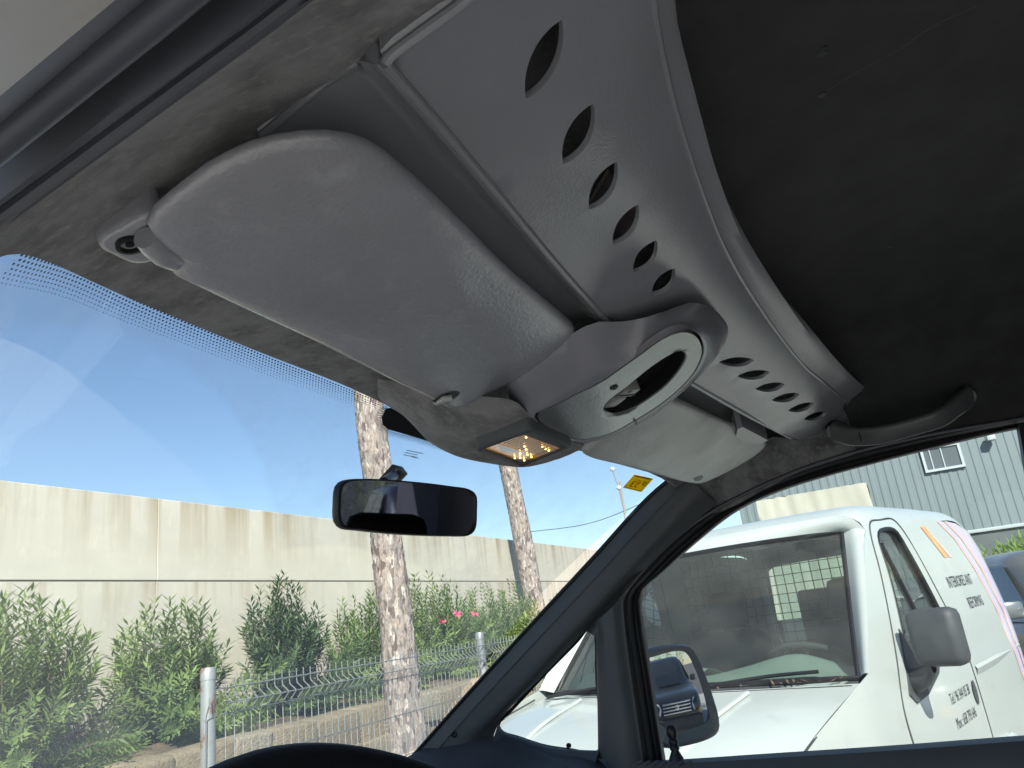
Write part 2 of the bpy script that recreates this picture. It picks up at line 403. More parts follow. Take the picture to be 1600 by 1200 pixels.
ws = b.build('windscreen', M_['wsglass'], van, angle=80)
ws['label'] = 'dusty windscreen with wiper arcs'
# enamel dots along the top edge, in rows that get smaller
b = MB(); top = crv([ws_pt(u, v) for u, v in [(28, 399), (120, 428), (220, 476), (330, 523), (430, 565), (520, 600), (592, 630)]], 116)
for k in range(len(top) - 1):
    t = k / (len(top) - 1); T = (top[k + 1] - top[k]).normalized(); 
    dn = (WS[6][10 + int(30 * t)] - WS[0][10 + int(30 * t)]).normalized(); dn = (dn - T * dn.dot(T)).normalized()
    for r in range(7):
        rad = .0017 * (1.0 - r * .09); sp = .0029
        c = top[k] + T * ((r % 2) * .5 * (top[1] - top[0]).length) + dn * (-.0015 + r * sp) - V((0, .0015, .0015))
        b.add([c + T * rad * .5 + dn * rad * .5, c - T * rad * .5 + dn * rad * .5, c - T * rad, c - T * rad * .5 - dn * rad * .5, c + T * rad * .5 - dn * rad * .5, c + T * rad], [(0, 1, 2, 3, 4, 5)])
d_ = b.build('enamel_dots', M_['blackfrit'], ws, smooth=False); d_['kind'] = 'stuff'
# black enamel patch behind the mirror foot, with its comb of fine teeth
b = MB(); out = [(596, 652), (603, 638), (640, 634), (700, 650), (790, 712), (740, 708), (700, 699), (652, 684), (606, 671), (598, 664)]
pl_ = [ws_pt(u, v, .003) for u, v in out]; b.fan(pl_)
edge = crv([ws_pt(u, v, .003) for u, v in [(606, 636), (597, 648), (597, 662), (606, 671), (652, 684), (700, 699), (740, 708)]], 84)
cc = ws_pt(660, 655, .003)
for k in range(len(edge) - 1):
    T = edge[k + 1] - edge[k]; o_ = edge[k] - cc; o_ = (o_ - T.normalized() * o_.dot(T.normalized())).normalized()
    ln = .0095
    b.add([edge[k], edge[k] + T * .6, edge[k] + T * .3 + o_ * ln], [(0, 1, 2)])
b.build('enamel_patch', M_['blackfrit'], ws, smooth=False)
# small etched maker's marks on the glass
b = MB()
for r, (x0, x1) in enumerate([(636, 661), (633, 652), (631, 650), (644, 652)]):
    random.seed(r); x = x0
    while x < x1:
        wd = random.uniform(1.2, 2.6); y = 703 + r * 3.4 + (x - x0) * .20
        b.add([ws_pt(x, y, .003), ws_pt(x + wd, y + .2, .003), ws_pt(x + wd - .4, y + 1.7, .003), ws_pt(x - .4, y + 1.5, .003)], [(0, 1, 2, 3)]); x += wd + .9
b.build('glass_marking', mat('etched mark', (.12, .17, .22), .7), ws, smooth=False)
# inspection sticker
sq = [ws_pt(*q, .004) for q in [(973, 762), (991, 741), (1021, 748), (1002, 769)]]
b = MB(); b.add(sq + [p + (p - EYE).normalized() * .0006 for p in sq], [(0, 1, 2, 3), (4, 7, 6, 5), (0, 4, 5, 1), (1, 5, 6, 2), (2, 6, 7, 3), (3, 7, 4, 0)])
st = b.build('sticker', M_['yellow'], ws, smooth=False); st['label'] = 'yellow inspection sticker with red and dark print'
def stp(s, t): return sq[0].lerp(sq[3], t).lerp(sq[1].lerp(sq[2], t), s) + (EYE - sq[0]).normalized() * .0007
def stamp(name, m, boxes):
    b = MB()
    for s0, t0, s1, t1 in boxes: b.add([stp(s0, t0), stp(s0, t1), stp(s1, t1), stp(s1, t0)], [(0, 1, 2, 3)])
    b.build(name, m, st, smooth=False)
stamp('print', M_['red'], [(.18, .22, .58, .27), (.18, .27, .24, .40), (.36, .27, .42, .36), (.52, .27, .58, .40), (.20, .45, .60, .50), (.20, .50, .26, .60), (.54, .50, .60, .60), (.38, .55, .60, .59), (.66, .25, .70, .55)])
stamp('print', M_['ink'], [(.45, .72, .50, .88), (.56, .72, .60, .90), (.66, .74, .70, .86), (.45, .72, .70, .75), (.06, .1, .09, .9), (.88, .1, .95, .9)])

# overhead console -------------------------------------------------------
PM = plane(at(600, 95, x=.27), at(1245, 688, x=1.385), at(1355, 610, x=1.385)); NM = PM[0]
e1 = (at(1245, 688, x=1.385) - at(600, 95, x=.27)); e1 = (e1 - NM * e1.dot(NM)).normalized(); e2 = NM.cross(e1); O_ = on(600, 95, PM)
def to2(p): q = p - O_; return (q.dot(e1), q.dot(e2))
def crown(x): return .030 * math.sin(math.pi * min(max(x / .98, 0), 1)) ** 1.0        # the moulding follows the arch of the roof
def onc(u, v, h=0.0):
    p = on(u, v, shift(PM, h))
    for _ in range(8): p = on(u, v, shift(PM, h + crown((p - O_).dot(e1))))
    return p
def bulge(x, y): return -.010 * math.sin(min(max(x / 1.2, 0), 1) * math.pi)      # the face sags a little in its middle
RL = [to2(onc(u, v)) for u, v in [(1322, 628), (1255, 570), (1192, 488), (1132, 388), (1086, 270), (1045, 130), (1018, -30), (1010, -110)]]
def lift(x, y):
    dep = RL[0][1]
    for (xa, ya), (xb, yb) in zip(RL, RL[1:]):
        if xb <= x <= xa: dep = ya + (yb - ya) * (x - xa) / (xb - xa)
    if x < RL[-1][0]: dep = RL[-1][1]
    s_ = min(max(y / dep, 0), 1); h = -.0095 * 4 * s_ * (1 - s_) * sm(x, .0, .16) * sm(1.22 - x, 0, .16)
    return O_ + e1 * x + e2 * y + NM * (h + crown(x))
Lft = [(815, -80), (720, 4), (660, 48), (608, 88)]
crL = [(602, 98), (690, 200), (780, 306), (860, 402), (948, 502)]
crR = [(1040, 574), (1100, 610), (1170, 650), (1235, 684)]
rEnd = [(1250, 688), (1300, 662), (1326, 645)]
rear = [(1322, 628), (1290, 600), (1255, 570), (1192, 488), (1132, 388), (1086, 270), (1058, 180), (1045, 130), (1026, 40), (1018, -30), (1010, -110)]
outl = crv([onc(u, v) for u, v in Lft], 8)[:-1] + crv([onc(u, v) for u, v in crL], 16)[:-1] + crv([onc(948, 502), onc(1000, 530), onc(1040, 574)], 5)[:-1] + crv([onc(u, v) for u, v in crR], 10)[:-1] + crv([onc(u, v) for u, v in rEnd], 5)[:-1] + crv([onc(u, v) for u, v in rear], 30)
def almond(c, a, w_, ang, bend=0., n=30):
    """leaf-shaped opening given in pixels: centre, half length, half width, direction"""
    L = []
    for k in range(n):
        t = 2 * math.pi * k / n; x = math.cos(t); y = math.sin(t)
        X = a * x; Y = w_ * .93 * math.copysign(abs(y) ** 1.7, y)
        L.append((c[0] + X * math.cos(ang) - Y * math.sin(ang), c[1] + X * math.sin(ang) + Y * math.cos(ang)))
    return L
SL = [((856, 99), 67, 21.1, -1.12), ((904, 210), 53, 19.4, -1.14), ((943, 291), 44, 17.1, -1.13), ((979, 353), 38, 14.8, -1.12), ((1010, 403), 32, 13.7, -1.10), ((1039, 443), 28, 12.5, -1.06),
      ((1153, 567), 25, 9.1, -.21), ((1179, 586.5), 23.5, 8.7, -.26), ((1204, 605), 22, 8.0, -.27), ((1228, 621), 21.5, 7.4, -.28), ((1252, 636), 21, 6.8, -.30), ((1274, 649.5), 19, 6.2, -.28)]
holes = [[to2(onc(u, v, -.0082)) for u, v in almond(*s_)] for s_ in SL]
b = MB(); loops = b.cdt([to2(p) for p in outl], holes, .016, lift)
for L in loops[1:]:
    n = len(L); c = sum(L, V()) / n
    L1 = [p + NM * .0012 + (c - p) * .02 for p in L]; L2 = [p + NM * .0035 for p in L1]
    b.grid([L, L1, L2], True)
# rolled rear lip
r0 = [onc(u, v) for u, v in rear][::-1]
rpx = [(1052, -110), (1054, -30), (1060, 40), (1082, 130), (1096, 180), (1122, 268), (1170, 378), (1232, 470), (1296, 548), (1330, 585), (1358, 607)]
r1 = [onc(u, v, .005) for u, v in rpx]; rm = [a.lerp(c, .25) - NM * .0005 + NM * .001 for a, c in zip(r0, r1)]
r2 = [p + V((0, .022, .016)) for p in r1]; r3 = [p + V((0, .10, .075)) for p in r1]
b.loft([r0, rm, r1, r2, r3], 50, 18)
# right end of the moulding
e0 = [onc(u, v) for u, v in [(1250, 688), (1300, 662), (1326, 645), (1322, 628)]]
b.grid([crv([onc(u, v) for u, v in [(1326, 645), (1322, 628)]], 4), crv([onc(u, v, .008) for u, v in [(1350, 634), (1358, 607)]], 4)])
e0 = [onc(u, v) for u, v in [(1240, 687), (1250, 688), (1300, 662), (1326, 645)]] + [onc(1350, 634, .008), r1[-1]]
b.grid([crv(e0, 12), crv([p + V((.006, 0, .012)) for p in e0], 12), crv([p + V((.012, 0, .09)) for p in e0], 12)])
# left end: thin rolled edge that goes up into the felt
e0 = [onc(u, v) for u, v in Lft + [(602, 98)]]; b.grid([crv(e0, 10), crv([p + V((-.004, 0, .004)) for p in e0], 10), crv([p + V((-.005, .0, .05)) for p in e0], 10)])
# stepped recess for the driver visor
c0 = [onc(u, v) for u, v in [(602, 98)] + crL[1:]]
c0a = [p + e2 * .004 + NM * .0035 for p in c0] if (e2.y > 0) else [p - e2 * .004 + NM * .0035 for p in c0]
c1 = [onc(u, v, .024) for u, v in [(557, 94), (642, 196), (750, 320), (832, 414), (912, 500)]]
c2 = [onc(u, v, .028) for u, v in [(548, 97), (630, 205), (735, 330), (815, 424), (896, 508)]]
c3 = [onc(u, v, .030) for u, v in [(408, 214), (520, 320), (650, 440), (760, 540), (850, 580)]]
b.loft([c0, c0a, [a.lerp(c, .5) + NM * .004 for a, c in zip(c0a, c1)], c1], 34, 14); b.loft([c1, c2, c3], 34, 10)
e0 = [c1[0], c2[0], onc(480, 152, .030), c3[0]]
b.grid([crv(e0, 14), crv([p + V((-.003, 0, .003)) for p in e0], 14), crv([p + V((-.004, 0, .03)) for p in e0], 14)])
b.grid([[c0[0], c0a[0], c1[0]], [p + V((-.004, 0, .03)) for p in (c0[0], c0a[0], c1[0])]])
# stepped recess for the passenger visor
d0 = [onc(u, v) for u, v in crR]
d1 = [p + V((0, .006, .004)) for p in d0]
d2 = [p + V((-.002, .012, .045)) for p in d0]; d3 = [onc(u, v, .05) for u, v in [(1010, 600), (1080, 650), (1140, 690), (1195, 712)]]
b.loft([d0, d1, d2], 20, 8); b.loft([d2, d3], 20)
tp_ = [onc(u, v, .004) for u, v in [(1152, 671), (1160, 667), (1200, 688), (1188, 694), (1160, 690), (1150, 682)]]
b.fan(tp_); b.rim(tp_, V((0, 0, .03)))
b.grid([crv([d0[-1], onc(1222, 684, .006), onc(1205, 684, .01), onc(1185, 694, .012)], 8), crv([d0[-1] + V((0, 0, .05)), onc(1222, 684, .05), onc(1205, 684, .05), onc(1185, 694, .05)], 8)])
b.tube([p - NM * .0002 for p in c0], .0030, 10, n=60); b.tube([p - NM * .0004 for p in d0], .0028, 10, n=40); b.tube([p + NM * .0002 for p in r0], .0022, 8, n=70)
b.tube([onc(u, v) for u, v in Lft + [(602, 98)]], .0030, 10, n=24); b.tube([c1[0], onc(520, 118, .029), onc(480, 152, .030), c3[0]], .0028, 10, n=24)
con = b.build('overhead_console', M_['plastic'], van, angle=32)
con['label'] = 'grey moulded overhead console with two rows of leaf-shaped slots'
# pod with the switch panel
PP = plane(at(850, 668, z=.203), at(905, 690, z=.204), at(1095, 530, z=.243)); NP = PP[0]
pbase = [(797, 600), (799, 632), (810, 655), (855, 680), (900, 694), (955, 683), (1005, 656), (1042, 628), (1075, 601), (1105, 573), (1130, 541), (1138, 515), (1127, 494), (1105, 478), (1075, 473), (1050, 482), (1005, 497), (965, 503), (934, 503), (902, 516), (855, 554), (825, 578)]
pring = [(838, 645), (835, 652), (845, 664), (870, 676), (903, 688), (950, 679), (995, 655), (1030, 633), (1060, 609), (1085, 582), (1099, 553), (1099, 536), (1092, 523), (1083, 517), (1068, 515), (1050, 520), (1030, 531), (1000, 553), (970, 574), (940, 595), (900, 615), (865, 633)]
B0 = [on(u, v, shift(PP, .030)) for u, v in pbase]; R0 = [on(u, v, PP) for u, v in pring]
def lp(P, n=72): return crv(P, n, True)
b = MB(); B0d, R0d = lp(B0), lp(R0); cen = sum(R0, V()) / len(R0)
foot = []
for (u, v), p in zip(pbase, B0):
    q = onc(u, v, .004); foot.append(q if (q - EYE).length > (p - EYE).length + .004 and v < 600 else p + NP * .03)
ringrows = [lp(foot), B0d]
for t, hgt in ((.35, .0045), (.7, .0052), (.9, .0022)):
    ringrows.append([a.lerp(c, t) - NP * hgt for a, c in zip(B0d, R0d)])
g1 = [p + NP * .001 + (cen - p) * .008 for p in R0d]; g2 = [p + NP * .007 + (cen - p) * .010 for p in R0d]
ringrows += [R0d, g1, g2]
b.grid(ringrows, True)
pod = b.build('switch_pod', M_['pod'], con, angle=70)
pod['label'] = 'dark grey pointed pod in the middle of the console'
q1 = NP.orthogonal(); q1 = (on(1062, 547, PP) - on(945, 640, PP)); q1 = (q1 - NP * q1.dot(NP)).normalized(); q2 = NP.cross(q1); Q0 = on(1000, 600, PP)
t2 = lambda p: ((p - Q0).dot(q1), (p - Q0).dot(q2)); l2f = lambda x, y: Q0 + q1 * x + q2 * y - NP * .0008
slot = [(942, 637), (950, 625), (980, 602), (1017, 572), (1050, 551), (1062, 547), (1072, 552), (1069, 566), (1042, 600), (1017, 620), (985, 640), (962, 647), (947, 645)]
sl3 = lp([on(u, v, PP) for u, v in slot], 44)
b = MB(); lo = b.cdt([t2(p) for p in [p + (cen - p) * .034 for p in R0d]], [[t2(p) for p in sl3]], .008, l2f)
b.rim(lo[0], NP * .006); s1 = [p + NP * .0015 + (sum(sl3, V()) / 44 - p) * .03 for p in lo[1]]; b.grid([lo[1], s1], True)
pan = b.build('switch_panel', M_['panel'], con, angle=40)
b = MB(); s2 = [p + NP * .0175 for p in s1]; b.fan(s2); b.grid([s1, s2], True)
b.build('switch_well', M_['black'], con)
def podbox(u0, v0, a, w_, h0, h1, m, name, bv=.0015):
    c = on(u0, v0, PP); b = MB(); Mx = Matrix((q1, q2, NP)).transposed().to_4x4(); Mx.translation = c
    b.box((-a, -w_, h0), (a, w_, h1), bv, Mx); return b.build(name, m, con, angle=30)
podbox(962, 636, .013, .0115, .004, .016, M_['redcup'], 'rocker_switch', .004)
podbox(984, 619, .0085, .011, .003, .016, M_['redcup'], 'rocker_switch', .001)
podbox(982, 621, .0010, .0112, .0022, .016, M_['black'], 'switch_divider', .0002)
podbox(986, 616, .0018, .003, .0026, .016, M_['black'], 'switch_mark', .0002)
c = on(959, 604, PP); b = MB(); b.lathe([(.0045, -.001), (.0045, -.0022), (.0025, -.0022), (.0025, -.0005)], c, NP, 14); b.build('screw_recess', M_['black'], con)
b = MB(); b.tube([on(990, 654, PP) - NP * .002, on(994, 660, PP) - NP * .002], .0012, 6); b.build('clip', M_['black'], con)
# folded card lying in the shelf, seen through two slots
b = MB(); q = [onc(u, v, .022) for u, v in [(915, 330), (952, 268), (1005, 330), (968, 400)]]
b.add(q + [p + NM * .003 for p in q], [(0, 1, 2, 3), (4, 7, 6, 5), (0, 4, 5, 1), (1, 5, 6, 2), (2, 6, 7, 3), (3, 7, 4, 0)])
tag(b.build('card', M_['card'], None, smooth=False), 'pinkish card lying in the overhead shelf behind the slots', 'card')

# sun visors --------------------------------------------------------------
def visor(name, pxs, P, m, th, label, n=90, k=1.0):
    L = crv([on(u, v, P) for u, v in pxs], n, True); c = sum(L, V()) / n; N_ = P[0]; b = MB()
    prof = [(0, th * 1.0), (.012, th * .75)] if False else None
    rr = []
    for d, h in ((.010, .6), (.002, .5), (0, .2), (.0010, -.12), (.003, -.36), (.008, -.58), (.016, -.76), (.028, -.88)):
        rr.append([p + (c - p).normalized() * d * k - N_ * (-h * th) for p in L])
    for s_ in (.58, .38, .2): rr.append([c.lerp(p, s_) - N_ * th * (1.0 + .1 * (1 - s_)) for p in L])
    b.grid(rr, True); b.fan(rr[0]); b.fan(rr[-1], c - N_ * th * 1.1)
    o = b.build(name, m, van, angle=60); o['label'] = label; return o
PV = plane(at(235, 345, x=.25), at(690, 628, x=.655), at(895, 515, x=.648))
dv = visor('sun_visor', [(228, 348), (240, 326), (280, 292), (330, 255), (400, 222), (465, 209), (530, 209), (580, 224), (625, 257), (700, 325), (800, 425), (880, 493), (899, 514), (892, 530), (840, 571), (765, 611), (722, 632), (700, 634), (684, 625), (600, 586), (480, 526), (380, 478), (300, 439), (266, 421), (272, 412), (276, 399), (262, 388), (238, 368)], PV, M_['vinyl'], .0085, 'worn grey vinyl sun visor of the driver side')
NV = PV[0]
b = MB(); c1_ = on(228, 366, PV) ; b.tube([on(226, 371, PV), on(240, 382, PV), on(258, 397, PV), on(275, 407, PV)], lambda t: .0062 + .0016 * math.sin(t * 3.1), 16); b.build('hinge_pin', M_['vinyl'], dv)
b = MB(); bp = [on(u, v, shift(PV, .012)) for u, v in [(150, 374), (160, 360), (190, 343), (225, 325), (250, 320), (252, 380), (240, 398), (222, 404), (205, 403), (178, 392)]]
L = crv(bp, 40, True); c = sum(L, V()) / 40; b.grid([[p + NV * .02 for p in L], L, [p + (c - p) * .06 - NV * .004 for p in L], [p + (c - p) * .2 - NV * .005 for p in L]], True); b.fan([p + (c - p) * .2 - NV * .005 for p in L]); b.build('hinge_bracket', M_['vinyl'], dv, angle=60)
b = MB(); c = on(203, 383, shift(PV, .006)); b.lathe([(.0072, .004), (.0072, -.0012), (.0052, -.0016), (.0045, .003), (.0025, .003), (.0022, .0), (0, .0)], c, NV, 18, closed=True); b.build('screw', M_['black'], dv)
b = MB(); cl = [on(u, v, shift(PV, -.0088)) for u, v in [(676, 626), (690, 618), (708, 612), (718, 613), (714, 620), (700, 628), (690, 631)]]; b.fan(crv(cl, 24, True)); b.build('clip_notch', M_['black'], dv)
b = MB(); b.tube([on(682, 628, shift(PV, -.006)), on(693, 624, shift(PV, -.012)), on(704, 622, shift(PV, -.012))], .0035, 10); b.build('clip_pin', M_['vinyl_lit'], dv)
PW = plane(at(912, 706, x=.93), at(1092, 752, x=1.30), at(1192, 690, x=1.32))
pvz = visor('sun_visor', [(908, 702), (914, 709), (960, 722), (1020, 739), (1075, 752), (1096, 752), (1140, 732), (1185, 704), (1196, 692), (1188, 682), (1120, 652), (1052, 622), (1030, 618), (985, 640), (940, 672)], PW, M_['vinyl_lit'], .0085, 'worn sun visor of the passenger side, side light painted into its colour', k=.62)
b = MB(); cl = [on(u, v, shift(PW, -.0088)) for u, v in [(1084, 749), (1090, 745), (1099, 744), (1096, 749), (1090, 752)]]; b.fan(crv(cl, 16, True)); b.build('clip_notch', M_['black'], pvz)

# courtesy lamp -----------------------------------------------------------
zl = .1955
quad = lambda P, z: [at(u, v, z=z) for u, v in P]
ou = quad([(740, 699), (830, 666), (896, 694), (813, 728)], zl); inn = quad([(755, 700), (815, 677), (880, 701), (822, 723)], zl)
def rnd(q, r, n=6):
    L = []
    for i in range(4):
        a, p, c = q[i - 1], q[i], q[(i + 1) % 4]; s_ = p + (a - p).normalized() * r; e_ = p + (c - p).normalized() * r
        for k in range(n):
            t = k / (n - 1); L.append(s_.lerp(p, t).lerp(p.lerp(e_, t), t))
    return L
b = MB(); o1 = rnd(ou, .010); cz = sum(o1, V()) / len(o1); i1 = rnd(inn, .004)
b.grid([[p + V((0, 0, .02)) for p in o1], o1, [p + (cz - p) * .03 - V((0, 0, .003)) for p in o1], [p + (cz - p) * .10 - V((0, 0, .004)) for p in o1], [p + (cz - p) * .14 - V((0, 0, .001)) for p in o1], [p - V((0, 0, .001)) for p in i1], i1, [p + V((0, 0, .003)) for p in i1]], True)
lam = b.build('courtesy_lamp', M_['trim'], van, angle=30); lam['label'] = 'black framed courtesy lamp with amber lens'
b = MB(); i2 = [p + V((0, 0, .0005)) for p in i1]; b.fan(i2); b.build('lens', M_['amber'], lam, smooth=False)
def lpt(s, t, z): p = inn[0].lerp(inn[1], t).lerp(inn[3].lerp(inn[2], t), s); return p + V((0, 0, z))
b = MB()
for k in range(14):
    s_ = .08 + .84 * k / 13; a, c = lpt(s_, .45, -.0002), lpt(s_, .97, -.0002); wv = (lpt(s_ + .02, .5, .003) - lpt(s_, .5, .003)); b.add([a - wv * .5, a + wv * .5, c + wv * .5, c - wv * .5, a - V((0, 0, .0012)), c - V((0, 0, .0012))], [(0, 4, 5, 3), (4, 1, 2, 5)])
b.build('lens_rib', M_['lensclear'], lam)
b = MB(); A_, B_, C_ = lpt(.02, .35, -.0004), lpt(.62, .40, -.0006), lpt(.30, .12, -.0004); b.add([A_, B_, C_], [(0, 1, 2)]); b.build('lens_reflector', M_['lensclear'], lam, smooth=False)
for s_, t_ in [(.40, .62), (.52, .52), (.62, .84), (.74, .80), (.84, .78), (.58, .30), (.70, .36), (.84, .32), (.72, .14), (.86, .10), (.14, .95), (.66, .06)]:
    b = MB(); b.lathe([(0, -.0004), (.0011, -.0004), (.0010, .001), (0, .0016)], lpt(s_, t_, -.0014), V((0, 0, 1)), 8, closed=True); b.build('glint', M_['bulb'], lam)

# rear-view mirror ---------------------------------------------------------
ctr = EYE + ray(634, 793).normalized() * .97
an = math.radians(20); mn = V((-math.sin(an), -math.cos(an), -.125)).normalized(); PR = (mn, mn.dot(ctr))
oc = [(527, 760), (536, 751), (570, 748), (640, 752), (700, 759), (733, 765), (743, 774), (744, 800), (742, 826), (734, 836), (700, 838), (620, 835), (560, 829), (534, 825), (525, 814), (524, 785)]
L = crv([on(u, v, PR) for u, v in oc], 80, True); c = sum(L, V()) / 80; b = MB()
bk = lambda s_, d: [c.lerp(p, s_) - mn * d for p in L]
b.grid([bk(.945, -.0025), bk(.955, -.0038), bk(.985, -.0035), bk(1.0, 0), bk(1.0, .006), bk(.95, .014), bk(.75, .020), bk(.3, .022)], True); b.fan(bk(.3, .022)); b.grid([bk(.945, -.0025), bk(.94, -.0006)], True)
mir = b.build('rear_view_mirror', M_['black'], van, angle=50); mir['label'] = 'black rear-view mirror reflecting the dark cabin'
b = MB(); b.fan(bk(.945, -.0008)); b.build('mirror_glass', M_['mirrordim'], mir, smooth=False)
b = MB(); f0 = on(615, 752, PR) - mn * .02; foot = ws_pt(617, 742, .006)
Mx = Matrix.Translation(foot) @ Matrix.Rotation(math.radians(-35), 4, 'X'); b.box((-.013, -.012, -.008), (.013, .018, .008), .002, Mx); b.tube([foot, f0], .007, 10)
b.build('mirror_stalk', M_['black'], mir)

# passenger side: pillar, quarter light, door frame ------------------------
K0 = [(1066, 733), (1047, 748), (1012, 778), (930, 868), (830, 976), (735, 1080), (655, 1170), (625, 1204)]
K1 = [(1080, 748), (1061, 764), (1024, 800), (942, 890), (842, 997), (752, 1094), (690, 1164), (660, 1200)]
K2 = [(1095, 765), (1076, 782), (1042, 825), (965, 910), (870, 1015), (790, 1103), (735, 1158), (712, 1196)]
K3 = [(1120, 786), (1098, 805), (1050, 848), (985, 912), (926, 974), (850, 1054), (778, 1132), (764, 1192)]
b = MB()
ks = [[at(u, v, x=1.425) + V((.02, .015, .0)) for u, v in K0], [at(u, v, x=1.42) for u, v in K0], [at(u, v, x=1.405) for u, v in K1], [at(u, v, x=1.41) for u, v in K2], [at(u, v, x=1.437) for u, v in K3], [at(u, v, x=1.452) for u, v in K3]]
b.loft(ks[:2], 40); b.loft(ks[1:3], 40); b.loft(ks[2:5], 40, 14); b.loft(ks[4:], 40)
# upright between the quarter light and the door
u0 = [(926, 974), (931, 990), (933, 1060), (935, 1174), (934, 1200)]; u1 = [(950, 955), (952, 985), (958, 1070), (965, 1186), (966, 1206)]; u2 = [(972, 932), (974, 970), (986, 1070), (1003, 1190), (1005, 1208)]
b.loft([[at(u, v, x=1.452) for u, v in u0], [at(u, v, x=1.437) for u, v in u0], [at(u, v, x=1.41) for u, v in u1], [at(u, v, x=1.43) for u, v in u2], [at(u, v, x=1.46) for u, v in u2]], 24, 18)
b.loft([[at(u, v, x=1.436) for u, v in [(1004, 892), (985, 912), (955, 943), (926, 974), (915, 986)]], [at(u, v, x=1.424) for u, v in [(992, 906), (972, 930), (955, 952), (938, 976), (926, 992)]], [at(u, v, x=1.43) for u, v in [(985, 914), (974, 934), (962, 955), (950, 980), (938, 1000)]]], 14, 8)
# foot of the pillar under the quarter light
f0 = [(778, 1132), (784, 1144), (810, 1153), (850, 1166), (890, 1172), (936, 1174)]
b.loft([[at(u, v, x=1.455) for u, v in f0], [at(u, v, x=1.43) for u, v in f0], [at(u - 8, v + 24, x=1.40) for u, v in f0]], 20, 8)
pil = b.build('pillar_trim', M_['trim'], van, angle=34); pil['label'] = 'dark plastic windscreen pillar trim'
b = MB(); c = at(710, 1148, x=1.404); ax = V((-1, -.25, .1)); b.lathe([(.0052, .003), (.0046, .0045), (.0036, .003), (.003, -.004), (0, -.004)], c, ax, 14, closed=True); b.build('screw_hole', M_['black'], pil)
b = MB(); b.tube([at(u, v, x=1.4035) for u, v in K1], .0007, 6, n=40); b.build('trim_seam', M_['seal'], pil)
b = MB(); b.tube([at(u, v, x=1.418) for u, v in K0], .0035, 8, n=40); b.build('windscreen_seal', M_['dark'], ws)
# quarter light
qp = [(926, 974), (900, 1003), (850, 1054), (800, 1108), (778, 1132), (784, 1144), (810, 1153), (850, 1166), (890, 1172), (936, 1174), (933, 1060), (931, 990)]
Q = [at(u, v, x=1.456) for u, v in qp]; b = MB(); b.fan(crv(Q, 60, True)); ql = b.build('quarter_window', M_['sideglass'], van, smooth=False)
b = MB(); b.tube(Q, .0038, 8, closed=True, n=80); b.build('rubber_edge', M_['dark'], ql)
b = MB(); c = at(889, 1168, x=1.45); b.lathe([(.004, 0), (.005, .004), (.0035, .007), (0, .008)], c, V((0, 0, 1)), 10, closed=True); b.build('window_peg', M_['dark'], ql)
# passenger door: window frame, glass, sill and lock pin
FO = [(1700, 632), (1600, 651), (1450, 677), (1300, 714), (1200, 752), (1100, 804), (1040, 852), (992, 904), (973, 932), (971, 965), (985, 1060), (1004, 1192)]
FI = [(1700, 650), (1590, 667), (1450, 700), (1300, 739), (1215, 766), (1150, 796), (1080, 850), (1030, 896), (1000, 924), (997, 942), (1010, 1040), (1034, 1192)]
b = MB(); fo = [at(u, v, x=1.450) for u, v in FO]; fi = [at(u, v, x=1.478) for u, v in FI]
fm = [a.lerp(c, .35) + V((-.004, 0, 0)) for a, c in zip(fo, fi)]; fn = [a.lerp(c, .7) + V((.010, 0, 0)) for a, c in zip(fo, fi)]
b.loft([fo, fm, fn, fi, [p + V((.03, 0, 0)) for p in fi]], 60, 20)
# rear leg of the frame and centre pillar
rl = [(1587, 664), (1600, 740), (1640, 960), (1670, 1160)]
b.loft([[at(u, v, x=1.485) for u, v in rl], [at(u, v, x=1.46) + V((0, -.005, 0)) for u, v in rl], [at(u, v, x=1.45) + V((0, -.05, 0)) for u, v in rl], [at(u, v, x=1.40) + V((0, -.25, 0)) for u, v in rl]], 20, 12)
df_ = b.build('door_frame', M_['dark'], van, angle=45)
b = MB(); b.tube([p + V((-.003, 0, -.003)) for p in fo], .0032, 8, n=70); b.build('door_seal', M_['seal'], df_)
gp = [at(u, v, x=1.487) for u, v in FI[1:]] + [at(1700, 1155, x=1.487)] + [at(1592, 668, x=1.487)]
b = MB(); b.fan(gp, at(1300, 900, x=1.487)); b.build('side_window', M_['sideglass'], van, smooth=False)
sill0 = [(900, 1176), (1000, 1190), (1040, 1190), (1200, 1180), (1400, 1167), (1600, 1152), (1800, 1140)]
b = MB(); b.loft([[at(u, v, x=1.49) for u, v in sill0], [at(u, v, x=1.445) + V((0, 0, .002)) for u, v in sill0], [at(u, v, x=1.42) + V((-.004, 0, -.008)) for u, v in sill0], [at(u, v, x=1.40) + V((0, 0, -.06)) for u, v in sill0], [at(u, v, x=1.42) + V((0, 0, -.6)) for u, v in sill0]], 30, 20)
door = b.build('door_trim', M_['trim'], van, angle=50)
c = at(1057, 1187, x=1.43); b = MB(); b.lathe([(0, -.004), (.0125, -.003), (.0125, .002), (.009, .009), (.0065, .014), (.0085, .017), (.0085, .020), (.0062, .023), (.0082, .026), (.0082, .030), (.0058, .033), (.0085, .038), (.0092, .044), (.0082, .050), (.005, .0545), (0, .056)], c, V((0, 0, 1)), 18, closed=True)
b.build('lock_pin', M_['black'], door, angle=60)
